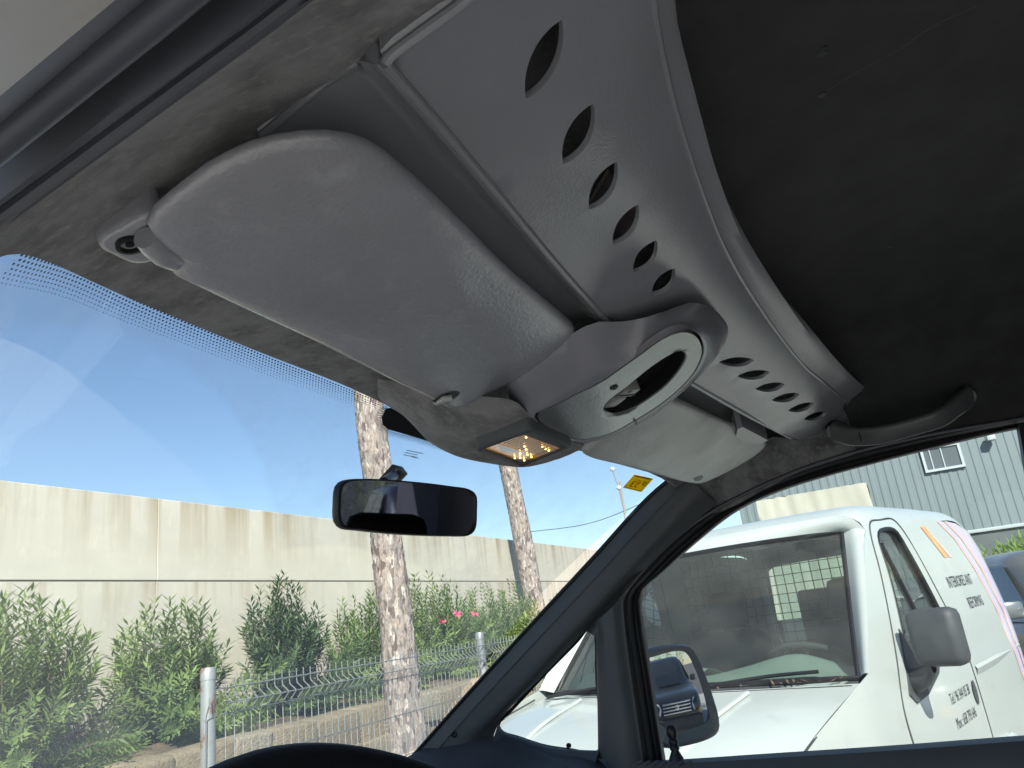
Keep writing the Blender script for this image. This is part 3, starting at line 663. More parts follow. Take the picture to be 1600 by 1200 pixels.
# grab handle
H = [(1304, 674, 1.39), (1330, 681, 1.375), (1368, 680, 1.362), (1420, 668, 1.355), (1470, 652, 1.355), (1492, 636, 1.372), (1512, 620, 1.40)]
b = MB(); hp = [at(u, v, x=x) for u, v, x in H]; hc = crv(hp, 34); hs = []
for i_, p_ in enumerate(hc):
    t_ = (hc[min(i_ + 1, 33)] - hc[max(i_ - 1, 0)]).normalized(); o1_ = V((-.55, 0, .83)); o1_ = (o1_ - t_ * o1_.dot(t_)).normalized(); o2_ = t_.cross(o1_)
    k_ = 1.12 - .22 * math.sin(i_ / 33 * math.pi); hs.append([p_ + o1_ * .0165 * k_ * math.copysign(abs(math.cos(q_)) ** .6, math.cos(q_)) + o2_ * .0085 * k_ * math.copysign(abs(math.sin(q_)) ** .6, math.sin(q_)) for q_ in [2 * math.pi * m_ / 20 for m_ in range(20)]])
b.grid(hs, True); b.fan(hs[0]); b.fan(hs[-1])
for i in (0, -1): b.tube([hp[i], hp[i] + V((.07, 0, .03))], .013, 10)
hd = b.build('grab_handle', mat('handle plastic', (.11, .12, .12), .35, bump=(300, .15, .001)), van, angle=50); hd['label'] = 'curved dark grab handle above the passenger door'
b = MB(); b.tube([hp[1].lerp(hp[2], .35) + V((-.0135, 0, -.012)), hp[1].lerp(hp[2], .35) + V((-.0135, 0, .012))], .0008, 5); b.build('handle_joint', M_['dark'], hd)

# passenger door mirror outside ----------------------------------------------
PD = (V((-.52, -.85, .0)).normalized(), 0); cm = at(1062, 1085, x=1.74)
aim = V((3.7, -5.6, .88)); din = (cm - EYE).normalized(); dout = (aim - cm).normalized(); nm = (dout - din).normalized(); PD = (nm, nm.dot(cm))
mo = [(990, 1030), (1012, 1014), (1068, 1008), (1080, 1016), (1122, 1132), (1118, 1146), (1060, 1167), (1030, 1166), (1010, 1140)]
mg = [(1002, 1035), (1018, 1026), (1062, 1018), (1072, 1026), (1102, 1118), (1096, 1130), (1044, 1146), (1034, 1150), (1018, 1130)]
L = crv([on(u, v, PD) for u, v in mo], 60, True); G = crv([on(u, v, PD) for u, v in mg], 60, True); c = sum(L, V()) / 60
b = MB(); b.grid([G, [p + nm * .011 for p in G], [a.lerp(g, .3) + nm * .014 for a, g in zip(L, G)], [p + nm * .004 for p in L], [c.lerp(p, .98) - nm * .04 for p in L], [c.lerp(p, .6) - nm * .09 for p in L]], True); b.fan([c.lerp(p, .6) - nm * .09 for p in L])
b.tube([c + V((-.05, .02, -.06)) - nm * .03, V((1.50, c.y + .06, E - .25))], .03, 12)
dm = b.build('door_mirror', mat('mirror housing plastic', (.075, .08, .085), .45, bump=(200, .15, .001)), van, angle=50); dm['label'] = 'dark passenger door mirror reflecting a parked car'
cg = sum(G, V()) / 60; sag = lambda p: nm * (.012 - (p - cg).length ** 2 / 3.6); b = MB(); b.grid([[cg.lerp(p, k / 10) + sag(cg.lerp(p, k / 10)) for p in G] for k in range(11)], True); b.build('mirror_glass', M_['mirror'], dm, angle=80)

# driver door opening: trim, seals and painted body edge ---------------------
b = MB()
def edge(u0, v0, u1, v1, x, ex=.9):
    a = at(u0, v0, x=x); c = at(u1, v1, x=x); d = c - a; return [a - d * .35, a, a.lerp(c, .5), c, c + d * .6, c + d * 1.2 + V((0, -.4, -.02))]
le0 = edge(0, 360, 415, 58, .174); le1 = edge(0, 338, 395, 46, .168); le2 = edge(0, 322, 378, 46, .158); le3 = edge(0, 252, 300, 22, .150); le4 = edge(0, 243, 292, 20, .132)
b.loft([le0, le1], 40); b.loft([le1, [p + V((0, 0, .012)) for p in le2], le2], 40, 6); b.loft([le2, [a.lerp(c, .5) + V((-.0, 0, -.008)) for a, c in zip(le2, le3)], le3, [p + V((0, 0, .03)) for p in le3]], 40, 12)
b.loft([[p + V((0, 0, .03)) for p in le3], [p + V((0, 0, .03)) for p in le4], le4], 40)
dt = b.build('driver_door_trim', mat('door opening trim', (.085, .09, .108), .6, bump=(200, .1, .001)), van, angle=50)
b = MB(); sc_ = [(a + c) / 2 for a, c in zip(edge(0, 196, 230, 0, .105), edge(0, 236, 285, 18, .118))]; b.tube(sc_, .0052, 14, n=50); b.tube([p + V((.0, 0, .0)) for p in le1], .003, 8, n=50)
b.build('door_seal', M_['seal'], dt)
b = MB(); s0 = edge(0, 196, 230, 0, .108); s1 = edge(0, 150, 180, 0, .092); s2 = edge(-190, 60, 60, -160, .05)
b.loft([[p + V((.01, 0, .02)) for p in s0], s0, s1], 40); b.build('door_flange', mat('grey flange paint', (.24, .245, .29), .5, var=(14, (.19, .2, .24), .4, .7)), dt)
b = MB(); b.loft([s1, [a.lerp(c, .5) + V((0, 0, .004)) for a, c in zip(s1, s2)], s2, [p + V((-.02, 0, .05)) for p in s2], [p + V((.02, 0, .16)) for p in s2], [V((.25, p.y, E + .46)) for p in s2], [V((.8, p.y, E + .50)) for p in s2], [V((1.35, p.y, E + .46)) for p in s2], [V((1.55, p.y, E + .3)) for p in s2], [V((1.53, p.y, E + .23)) for p in s2]], 40, 40)
b.loft([[V((.10, .30, E + .2)), V((.3, .45, E + .37)), V((.8, .56, E + .40)), V((1.3, .45, E + .37)), V((1.53, .28, E + .24))], [V((.10, .24, E + .30)), V((.25, .3, E + .44)), V((.8, .38, E + .48)), V((1.35, .3, E + .44)), V((1.54, .2, E + .30))]], 30)
roofp = b.build('outer_roof', M_['shell'], van, angle=50); roofp['label'] = 'dirty pale painted roof edge above the driver door'

# dashboard, wheel, seats, shell ---------------------------------------------
b = MB()
dr0 = [p + V((0, .005, -.004)) for p in bot]
def drow(y, z, yr, zr): return [V((.13, y, E + z)), V((.45, y + .08, E + z - .004)), V((.8, y + .1, E + z)), V((1.15, y + .07, E + z)), V((1.33, y + .03, E + z + .002)), V((1.42, yr, E + zr))]
b.loft([[V((.13, .78, E - .225)), V((.45, 1.0, E - .24)), V((.8, 1.06, E - .245)), V((1.15, 1.0, E - .24)), V((1.33, .93, E - .232)), at(665, 1168, x=1.42)],
        drow(.70, -.235, at(745, 1152, x=1.42).y, at(745, 1152, x=1.42).z - E), drow(.60, -.238, at(800, 1153, x=1.42).y, at(800, 1153, x=1.42).z - E), drow(.48, -.25, at(858, 1178, x=1.42).y, at(858, 1178, x=1.42).z - E),
        drow(.40, -.29, at(950, 1192, x=1.42).y, at(950, 1196, x=1.42).z - E), drow(.38, -.45, .40, -.5), drow(.42, -.9, .42, -.9)], 50, 36)
da = b.build('dashboard', M_['dash'], van, angle=60); da['label'] = 'dusty dark grey dashboard top'
b = MB()
for k in range(7):
    a = at(1000 + k * 14, 1196, z=-.262); b.tube([at(985 + k * 13, 1199, x=1.36), at(1003 + k * 13, 1190, x=1.37)], .003, 6)
b.build('vent_slat', M_['trim'], da)
tpx = at(378, 1160, x=.45); al = math.radians(38); tdir = V((0, math.cos(al), math.sin(al))); wc = tpx - tdir * .205 - V((0, 0, .014)); nw = V((0, -math.sin(al), math.cos(al)))
b = MB(); ring = [wc + (V((1, 0, 0)) * math.cos(t) + tdir * math.sin(t)) * .192 for t in [2 * math.pi * k / 64 for k in range(64)]]; b.tube(ring, .0165, 14, closed=True)
b.lathe([(0, .02), (.06, .018), (.085, .0), (.08, -.04), (.03, -.06)], wc - nw * .03, nw, 24, closed=True)
for t in (math.pi * 1.02, -.06, math.pi * 1.5): b.tube([wc - nw * .03, wc + (V((1, 0, 0)) * math.cos(t) + tdir * math.sin(t)) * .185], .018, 10)
swo = b.build('steering_wheel', M_['wheelskin'], van, angle=60); swo['label'] = 'black steering wheel rim at the bottom edge'
b = MB(); b.tube([wc - nw * .04, wc - nw * .35 + V((0, .05, -.02))], .035, 12); b.build('steering_column', M_['black'], swo)
def seat(x, y):
    b = MB(); b.box((x - .24, y - .22, .62), (x + .24, y + .28, .80), .05); s = b.build('seat', M_['cloth'], van, angle=60)
    Mx = Matrix.Translation((x, y - .22, .78)) @ Matrix.Rotation(math.radians(14), 4, 'X'); b = MB(); b.box((-.23, -.06, 0), (.23, .06, .60), .05, Mx); b.build('backrest', M_['cloth'], s, angle=60)
    b = MB(); b.box((-.125, -.05, .63), (.125, .05, .83), .045, Mx); b.tube([Mx @ V((.05, 0, .58)), Mx @ V((.05, 0, .66))], .006, 8); b.tube([Mx @ V((-.05, 0, .58)), Mx @ V((-.05, 0, .66))], .006, 8); b.build('headrest', M_['wheelskin'], s, angle=60)
    return s
seat(.50, -.42)['label'] = 'dark driver seat'; seat(1.20, -.42)['label'] = 'dark passenger seat'
# floor, bulkhead, sides, bonnet
b = MB(); b.box((.12, -1.5, .36), (1.5, 1.0, .42)); b.box((.10, -1.06, .4), (1.52, -.98, E - .25)); b.box((.10, -1.06, E + .2), (1.52, -.98, E + .42)); b.box((.10, -1.06, E - .25), (.2, -.98, E + .2)); b.box((1.45, -1.06, E - .25), (1.52, -.98, E + .2))
b.box((1.435, -1.5, .3), (1.55, -.45, E + .27)); b.box((1.46, -1.4, .3), (1.54, 1.0, E - .29)); b.box((1.40, -.62, .5), (1.50, -.40, E - .24)); b.box((.08, -1.5, .3), (.16, -.74, E + .2)); b.box((.13, .82, .3), (1.47, .9, E - .27))
b.build('cabin_shell', mat('cabin side plastic', (.15, .153, .165), .7, var=(6, (.12, .122, .13), .4, .7)), van, smooth=False)
b = MB(); b.box((.2, -1.03, E - .25), (1.45, -1.024, E + .2)); b.build('rear_window', glass('tinted rear glass', tint=(.50, .51, .56), dust=.02), van, smooth=False)
b = MB(); b.loft([[V((.08, -1.5, .3)), V((.10, -4.2, .3))], [V((.06, -1.5, .9)), V((.08, -4.2, .9))], [V((.1, -1.5, E - .27)), V((.12, -4.2, E - .27))]], 4, 4); b.loft([[V((1.55, -1.5, .3)), V((1.54, -4.2, .3))], [V((1.56, -1.5, .9)), V((1.55, -4.2, .9))], [V((1.54, -1.5, E - .36)), V((1.53, -4.2, E - .36))]], 4); b.box((.10, -4.2, .36), (1.54, -1.56, .40)); b.box((.12, -4.24, .36), (1.53, -4.2, E - .25)); b.build('cargo_sides', M_['shell'], van)
b = MB(); b.loft([[V((.12, .84, E - .27)), V((.45, 1.05, E - .28)), V((.8, 1.10, E - .285)), V((1.15, 1.05, E - .28)), V((1.52, .88, E - .27))], [V((.12, 1.25, E - .42)), V((.45, 1.35, E - .39)), V((.8, 1.38, E - .385)), V((1.15, 1.35, E - .39)), V((1.52, 1.25, E - .42))], [V((.16, 1.62, E - .62)), V((.45, 1.74, E - .58)), V((.8, 1.78, E - .57)), V((1.15, 1.74, E - .58)), V((1.48, 1.62, E - .62))], [V((.18, 1.72, .6)), V((.45, 1.86, .6)), V((.8, 1.9, .6)), V((1.15, 1.86, .6)), V((1.46, 1.72, .6))], [V((.18, 1.72, .28)), V((.45, 1.86, .28)), V((.8, 1.9, .28)), V((1.15, 1.86, .28)), V((1.46, 1.72, .28))]], 30, 24)
b.loft([[V((1.55, -1.5, .3)), V((1.56, .9, .3)), V((1.5, 1.7, .3))], [V((1.56, -1.5, .8)), V((1.57, .9, .8)), V((1.5, 1.7, .75))], [V((1.54, -1.5, E - .36)), V((1.545, .86, E - .36)), V((1.5, 1.3, E - .5))]], 20)
b.loft([[V((.08, .9, .3)), V((.14, 1.7, .3))], [V((.08, .9, .8)), V((.15, 1.7, .75))], [V((.1, .86, E - .27)), V((.14, 1.3, E - .44))]], 20, 10)
b.build('bonnet', M_['shell'], van, angle=50)
for x in (.16, 1.46):
    for y in (1.12, -1.9):
        b = MB(); b.lathe([(.2, -.1), (.3, -.1), (.33, -.06), (.33, .06), (.3, .1), (.2, .1)], V((x, y, .33)), V((1, 0, 0)), 28); b.build('tyre', M_['dark'], van)
# ------------------------------------------------------------------ outside: the setting
def asphalt():
    m = mat('asphalt', (.13, .127, .12), .9, var=(2.2, (.10, .098, .094), .4, .65), var2=(60, (.18, .175, .165), .55, .75), bump=[(140, .5, .006), (6, .2, .02)], spec=.3); return m
b = MB(); n = 24
b.grid([[V((-600 + 1200 * i / n, -600 + 1200 * j / n, 0)) for i in range(n + 1)] for j in range(n + 1)]); g = b.build('ground', asphalt()); g['kind'] = 'structure'; g['label'] = 'grey asphalt behind the fence and around the yard'
b = MB(); b.grid([[V((-9 + 27 * i / 12, -14 + 16.9 * j / 10, .004)) for i in range(13)] for j in range(11)]); g2_ = b.build('bounce_apron', mat('pale bounce slab', (.45, .44, .41), .9, var=(1.6, (.39, .38, .355), .4, .65), var2=(40, (.42, .41, .38), .5, .75), bump=[(90, .4, .006)], spec=.25)); g2_['kind'] = 'structure'; g2_['label'] = 'unseen pale slab added under the parked vans to bounce light'  # added slab, out of view, throws light up into the cabin
M_['soil'] = mat('sandy soil', (.24, .19, .13), .95, var=(5, (.15, .12, .085), .4, .65), var2=(30, (.32, .27, .19), .5, .8), bump=[(30, .6, .03), (150, .4, .008)], spec=.2)
b = MB(); random.seed(4); rows_ = []
for i in range(90):
    x = -6 + i * .5; rows_.append([V((x, 6.45 + .4 * j, .70 + .10 * noise.noise(V((x * .9, j * .6, 3))) + (.04 if j > 1 else -.02))) for j in range(7)])
b.grid(rows_); b.grid([[r[0] for r in rows_], [V((r[0].x, r[0].y - .02, 0)) for r in rows_]]); so_ = b.build('planting_bed', M_['soil']); so_['kind'] = 'structure'; so_['label'] = 'raised bed of sandy soil along the concrete wall'
# kerb of rough sandstone blocks in front of the bed
M_['stone'] = [mat('sandstone %d' % i, c, .9, var=(6, tuple(x * .75 for x in c), .4, .7), bump=[(18, .6, .03), (90, .4, .008)], spec=.2) for i, c in enumerate([(.40, .335, .23), (.35, .29, .19), (.44, .385, .28)])]
kw = thing('stone_kerb_wall', 'low retaining wall of rough yellow sandstone blocks below the bushes', 'wall', (8, 6.3, 0))
random.seed(11); x = -4.0; meshes = []
for k in range(8):
    bm = bmesh.new(); bmesh.ops.create_cube(bm, size=1); bmesh.ops.bevel(bm, geom=bm.edges[:], offset=.09, segments=2, profile=.6, affect='EDGES')
    for q in bm.verts: q.co += V((noise.noise(q.co * 2.5 + V((k * 9, 0, 0))), noise.noise(q.co * 2.5 + V((0, k * 9, 0))), noise.noise(q.co * 2.5 + V((0, 0, k * 9))))) * .09
    me = bpy.data.meshes.new('stone'); bm.to_mesh(me); bm.free(); me.shade_smooth(); me.materials.append(M_['stone'][k % 3]); meshes.append(me)
for z0, hh in ((.0, .36), (.34, .40)):
    x = -2.0 + z0
    while x < 30:
        l = random.uniform(.42, .85); o = bpy.data.objects.new('stone', random.choice(meshes)); COL.objects.link(o); o.parent = kw
        o.location = (x + l / 2 - 8, random.uniform(-.03, .03), z0 + hh / 2); o.scale = (l * 1.04, random.uniform(.34, .42), hh * random.uniform(.98, 1.1)); o.rotation_euler = (random.uniform(-.04, .04), random.uniform(-.03, .03), random.uniform(-.06, .06)); x += l
# concrete boundary wall: two rows of cast panels
def concrete(name, col):
    m = bpy.data.materials.new(name); m.use_nodes = True; nt = m.node_tree; N = nt.nodes; L = nt.links; bs = N['Principled BSDF']; bs.inputs['Roughness'].default_value = .9; bs.inputs['Specular IOR Level'].default_value = .25
    tc = N.new('ShaderNodeNewGeometry')
    def nz(sc_, st, lo, hi):
        mp = N.new('ShaderNodeMapping'); mp.inputs['Scale'].default_value = st; L.new(tc.outputs['Position'], mp.inputs[0]); q = N.new('ShaderNodeTexNoise'); q.inputs['Scale'].default_value = sc_; q.inputs['Detail'].default_value = 6; q.inputs['Roughness'].default_value = .62; L.new(mp.outputs[0], q.inputs['Vector'])
        r = N.new('ShaderNodeMapRange'); r.inputs[1].default_value = lo; r.inputs[2].default_value = hi; L.new(q.outputs[0], r.inputs[0]); return r.outputs[0]
    sp = N.new('ShaderNodeSeparateXYZ'); L.new(tc.outputs['Position'], sp.inputs[0])
    def mix(f, a, c):
        q = N.new('ShaderNodeMix'); q.data_type = 'RGBA'; L.new(f, q.inputs[0])
        if isinstance(a, tuple): q.inputs[6].default_value = (*a, 1)
        else: L.new(a, q.inputs[6])
        q.inputs[7].default_value = (*c, 1); return q.outputs[2]
    def mul(a, c):
        q = N.new('ShaderNodeMath'); q.operation = 'MULTIPLY'; L.new(a, q.inputs[0]); L.new(c, q.inputs[1]); return q.outputs[0]
    def rng(a, c, d, e_, f):
        q = N.new('ShaderNodeMapRange'); q.inputs[1].default_value = c; q.inputs[2].default_value = d; q.inputs[3].default_value = e_; q.inputs[4].default_value = f; L.new(a, q.inputs[0]); return q.outputs[0]
    c1 = mix(nz(.7, (1, 1, 1.6), .35, .7), col, tuple(x * .88 for x in col))
    c2 = mix(nz(9, (1, 1, .5), .55, .8), c1, tuple(x * 1.08 for x in col))
    # rain streaks run down from the coping and from the ledge
    s1 = mul(nz(3.2, (1, 1, .05), .44, .66), rng(sp.outputs[2], 2.75, 3.72, .0, 1.0))
    s2 = mul(nz(4.1, (1, 1, .06), .47, .66), rng(sp.outputs[2], 1.9, 2.62, .0, .7))
    gate = N.new('ShaderNodeMath'); gate.operation = 'LESS_THAN'; gate.inputs[1].default_value = 2.61; L.new(sp.outputs[2], gate.inputs[0])
    c3 = mix(s1, c2, (.42, .35, .23)); c4 = mix(mul(s2, gate.outputs[0]), c3, (.42, .36, .24))
    L.new(c4, bs.inputs['Base Color'])
    q = N.new('ShaderNodeTexNoise'); q.inputs['Scale'].default_value = 14; q.inputs['Detail'].default_value = 8; L.new(tc.outputs['Position'], q.inputs['Vector']); bp = N.new('ShaderNodeBump'); bp.inputs['Strength'].default_value = .22; bp.inputs['Distance'].default_value = .008; L.new(q.outputs[0], bp.inputs['Height']); L.new(bp.outputs[0], bs.inputs['Normal'])
    return m
cw = thing('concrete_wall', 'long stained pale concrete boundary wall behind the bushes', 'wall', (15, 8.5, 0)); mcw = concrete('cast concrete', (.68, .645, .54))
XJ = [-10, -4, 1.8, 7.62, 13.4, 19.3, 25.1, 31, 37, 43, 49, 55, 61, 67, 73, 79, 85]
for a, c in zip(XJ, XJ[1:]):
    b = MB(); b.box((a - 15 + .003, 0, 2.632), (c - 15 - .003, .25, 3.72), .008); b.build('upper_panel', mcw, cw, smooth=False)
    b = MB(); b.box((a - 15 + .004, .015, 0), (c - 15 - .004, .25, 2.62), .006); b.build('lower_panel', mcw, cw, smooth=False)
b = MB(); b.box((-25, .06, 0), (70, .24, 3.69)); b.build('joint_core', mcw, cw, smooth=False)

# ------------------------------------------------------------------ oleander bushes
def leafmat(name, a, c):
    m = bpy.data.materials.new(name); m.use_nodes = True; nt = m.node_tree; N = nt.nodes; L = nt.links; bs = N['Principled BSDF']; bs.inputs['Roughness'].default_value = .45
    at_ = N.new('ShaderNodeAttribute'); at_.attribute_name = 'tone'; mx = N.new('ShaderNodeMix'); mx.data_type = 'RGBA'; L.new(at_.outputs['Fac'], mx.inputs[0]); mx.inputs[6].default_value = (*a, 1); mx.inputs[7].default_value = (*c, 1); L.new(mx.outputs[2], bs.inputs['Base Color'])
    tl = N.new('ShaderNodeBsdfTranslucent'); L.new(mx.outputs[2], tl.inputs[0]); ms = N.new('ShaderNodeMixShader'); ms.inputs[0].default_value = .35; L.new(bs.outputs[0], ms.inputs[1]); L.new(tl.outputs[0], ms.inputs[2]); L.new(ms.outputs[0], N['Material Output'].inputs[0]); return m
M_['oleander'] = leafmat('oleander leaf', (.10, .175, .05), (.30, .41, .13)); M_['oleanderB'] = leafmat('dark oleander leaf', (.055, .105, .045), (.13, .205, .075))
M_['stem'] = mat('green brown stem', (.16, .13, .08), .8, bump=(60, .3, .004)); M_['pink'] = mat('pink petals', (.70, .10, .22), .6)
def leaves(name, L, m, parent):
    vs_ = []; fs = []; tone = []
    for p, d, nrm, l, wd, t in L:
        s = d.cross(nrm).normalized(); k = len(vs_); mid_ = p + d * l * .45 - nrm * wd * .15
        vs_ += [p, mid_ + s * wd, p + d * l - nrm * l * .10, mid_ - s * wd]; fs.append((k, k + 1, k + 2, k + 3)); tone += [t] * 4
    me = bpy.data.meshes.new(name); me.from_pydata([tuple(q) for q in vs_], [], fs); me.materials.append(m)
    a_ = me.attributes.new('tone', 'FLOAT', 'POINT'); a_.data.foreach_set('value', tone); me.update()
    o = bpy.data.objects.new(name, me); COL.objects.link(o); o.parent = parent; o['kind'] = 'stuff'; return o
def oleander(label, x, y, z, h, r, seed, m, shoots=120, lf=.15, flowers=0, skirt=60):
    random.seed(seed); t = thing('oleander_bush', label, 'bush', (x, y, z), group='oleander bushes along the wall')
    L = []; b = MB()
    for s in range(shoots):
        a = random.uniform(0, 2 * math.pi); q = math.sqrt(random.random()); lean = q * 1.0
        if s < skirt: a = random.uniform(math.pi * .98, math.pi * 2.02)
        tip = V((math.cos(a) * r * q, math.sin(a) * r * q * .8, h * (1.0 - .42 * q ** 2.2) * random.uniform(.62, 1.06)))
        if s < skirt: q = random.uniform(.9, 1.25); tip = V((math.cos(a) * (r + .1) * q, math.sin(a) * 1.15 * q, random.uniform(-.30, .6) * h * .8))
        base = V((math.cos(a) * r * .22 * q, math.sin(a) * r * .2 * q, 0)); ctl = base.lerp(tip, .5) + V((math.cos(a), math.sin(a), 0)) * r * .14 + V((0, 0, h * .08))
        pts = [base.lerp(ctl, k / 9).lerp(ctl.lerp(tip, k / 9), k / 9) for k in range(10)]
        if s % 3 == 0: b.tube(pts[:8], lambda u: .011 * (1 - .6 * u), 5, cap=False)
        tn0 = random.uniform(.0, .9); nw_ = 18
        for k in range(nw_):
            f = .10 + .90 * k / (nw_ - 1); i = min(int(f * 9), 8); p = pts[i].lerp(pts[i + 1], f * 9 - i); T = (pts[i + 1] - pts[i]).normalized()
            u = T.orthogonal().normalized(); v_ = T.cross(u); ph = random.uniform(0, 6.28)
            for c in range(3):
                an_ = ph + c * 2.094; o_ = u * math.cos(an_) + v_ * math.sin(an_); up = .35 + .75 * f ** 3 + random.uniform(-.15, .15)
                d = (o_ + T * up).normalized(); nrm = (T - d * T.dot(d)).normalized()
                lk = lf * (.8 if s < skirt else 1.0); L.append((p, d, nrm, lk * random.uniform(.7, 1.15), lf * .092 * random.uniform(.8, 1.15), min(max(tn0 + .35 * (f - .6) + random.uniform(-.15, .15), 0), 1)))
    leaves('foliage', L, m, t); b.build('stem', M_['stem'], t)
    for k in range(flowers):
        b = MB(); a = random.uniform(3.6, 5.2); c = V((math.cos(a) * r * .95, math.sin(a) * r * .85, h * random.uniform(.35, .6)))
        for j in range(11):
            d = V((random.gauss(0, 1), random.gauss(0, 1), random.gauss(0, 1))).normalized(); s = d.orthogonal().normalized()
            b.add([c, c + (d + s * .7).normalized() * .055, c + d * .08, c + (d - s * .7).normalized() * .055], [(0, 1, 2, 3)])
        b.build('flower', M_['pink'], t, smooth=False)
    return t
def bpos(u, v, y): p = at(u, v, y=y); return p.x, p.z
BZ = .70
def bush(label, u, vtop, y, r, seed, m, **k):
    p = at(u, vtop, y=y); return oleander(label, p.x, y, BZ, p.z - BZ + .02, r, seed, m, **k)
bush('large oleander bush at the far left edge, cut by the frame', 30, 930, 7.6, .80, 1, M_['oleander'], shoots=210)
bush('bright oleander bush right of the grey shadow on the wall', 265, 945, 7.65, .78, 2, M_['oleander'], shoots=200)
bush('dark dense oleander bush above the near fence post', 440, 913, 7.65, .72, 3, M_['oleanderB'], shoots=210)
bush('light green oleander bush half hidden by the thick trunk', 562, 932, 7.7, .70, 5, M_['oleander'], shoots=160)
bush('tall light oleander bush with pink flower right of the thick trunk', 668, 903, 7.65, .95, 6, M_['oleander'], shoots=200, flowers=3)
bush('oleander bush left of the thinner trunk', 745, 921, 7.65, 1.0, 7, M_['oleander'], shoots=160)
bush('oleander bush around the thinner trunk', 795, 915, 7.65, 1.0, 8, M_['oleander'], shoots=140)
bush('farthest oleander bush beside the windscreen pillar', 868, 926, 7.65, 1.3, 9, M_['oleander'], shoots=130)

# ------------------------------------------------------------------ pine trees
def barkmat():
    m = bpy.data.materials.new('pine bark'); m.use_nodes = True; nt = m.node_tree; N = nt.nodes; L = nt.links; bs = N['Principled BSDF']; bs.inputs['Roughness'].default_value = .95; bs.inputs['Specular IOR Level'].default_value = .2
    tc = N.new('ShaderNodeTexCoord'); mp = N.new('ShaderNodeMapping'); mp.inputs['Scale'].default_value = (1, 1, .36); L.new(tc.outputs['Object'], mp.inputs[0])
    vo = N.new('ShaderNodeTexVoronoi'); vo.inputs['Scale'].default_value = 26; L.new(mp.outputs[0], vo.inputs['Vector'])
    r = N.new('ShaderNodeValToRGB'); r.color_ramp.elements[0].color = (.13, .10, .085, 1); r.color_ramp.elements[1].color = (.62, .57, .52, 1); e = r.color_ramp.elements.new(.4); e.color = (.36, .32, .29, 1); e = r.color_ramp.elements.new(.75); e.color = (.42, .34, .28, 1)
    sp = N.new('ShaderNodeSeparateColor'); L.new(vo.outputs['Color'], sp.inputs[0]); L.new(sp.outputs[0], r.inputs[0])
    nz = N.new('ShaderNodeTexNoise'); nz.inputs['Scale'].default_value = 60; nz.inputs['Detail'].default_value = 5; L.new(mp.outputs[0], nz.inputs['Vector']); mx = N.new('ShaderNodeMix'); mx.data_type = 'RGBA'; rr = N.new('ShaderNodeMapRange'); rr.inputs[1].default_value = .5; rr.inputs[2].default_value = .75; L.new(nz.outputs[0], rr.inputs[0]); L.new(rr.outputs[0], mx.inputs[0]); L.new(r.outputs[0], mx.inputs[6]); mx.inputs[7].default_value = (.15, .12, .10, 1); L.new(mx.outputs[2], bs.inputs['Base Color'])
    bp = N.new('ShaderNodeBump'); bp.inputs['Strength'].default_value = .7; bp.inputs['Distance'].default_value = .012; L.new(nz.outputs[0], bp.inputs['Height']); L.new(bp.outputs[0], bs.inputs['Normal']); return m
M_['bark'] = barkmat(); M_['needle'] = leafmat('pine needles', (.025, .055, .02), (.06, .10, .03))
def pine(label, path, r0, seed, crown=True):
    base = path[0]; t = thing('pine_tree', label, 'tree', base, group='pine trees behind the fence'); P = [V(p) - V(base) for p in path]
    cu = crv(P, 330); seg = 84; rows_ = []
    for i, c in enumerate(cu):
        f = i / 329; r = r0 * (1.12 - .45 * f) * (1 + .25 * math.exp(-c.z * 2.2)); row = []
        for k in range(seg):
            a = 2 * math.pi * k / seg; d = V((math.cos(a), math.sin(a), 0)); q = V((d.x * r0, d.y * r0, c.z * .36)) * 26 / .9 + V((seed * 7, 0, 0))
            ds, _ = noise.voronoi(q * .9); cr = min((ds[1] - ds[0]) * 2.2, 1.0); disp = (cr ** .6) * .024 - .012 + noise.noise(V((d.x * 2, d.y * 2, c.z * 1.5 + seed))) * .02 + noise.noise(q * 2.5) * .005
            row.append(c + d * (r + disp))
        rows_.append(row)
    b = MB(); b.grid(rows_, True); b.build('trunk', M_['bark'], t, angle=80)
    random.seed(seed); L = []; top = cu[-1]; b = MB()
    for k in range(16):
        a = k * 2.4; s = cu[250 + k * 5 - (k // 16)]; e_ = top + V((math.cos(a) * random.uniform(1.2, 3.2), math.sin(a) * random.uniform(1.2, 3.2), random.uniform(.3, 2.2)))
        pts = [s.lerp(e_, j / 6) + V((0, 0, .5 * math.sin(j / 6 * 3.14))) for j in range(7)]; b.tube(pts, lambda u: .06 * (1 - .75 * u), 6, cap=False)
        for c in range(9):
            cc_ = pts[2 + c % 5] + V((random.gauss(0, .45), random.gauss(0, .45), random.gauss(.2, .3)))
            for q in range(46):
                d = V((random.gauss(0, 1), random.gauss(0, 1), random.gauss(.4, 1))).normalized(); L.append((cc_ + d * random.uniform(.05, .4), d, d.orthogonal().normalized(), .17, .012, random.random()))
    b.build('limb', M_['bark'], t); leaves('crown', L, M_['needle'], t); return t
p1, p2 = at(636, 1150, y=6.0), at(578, 640, y=6.0); dz = (p2 - p1) / (p2.z - p1.z)
pine('thick pine trunk with flaky grey bark behind the mirror', [p1 - dz * p1.z, p1, p1.lerp(p2, .5) + V((.05, 0, 0)), p2, p2 + dz * 3 + V((.2, 0, 0)), p2 + dz * 8.5], .21, 1)
p1, p2 = at(838, 960, y=7.9), at(794, 730, y=7.9); dz = (p2 - p1) / (p2.z - p1.z)
pine('thinner leaning pine trunk nearer the windscreen pillar', [p1 - dz * p1.z, p1, p1.lerp(p2, .5) + V((.06, 0, 0)), p2, p2 + dz * 3, p2 + dz * 8.5], .24, 2)

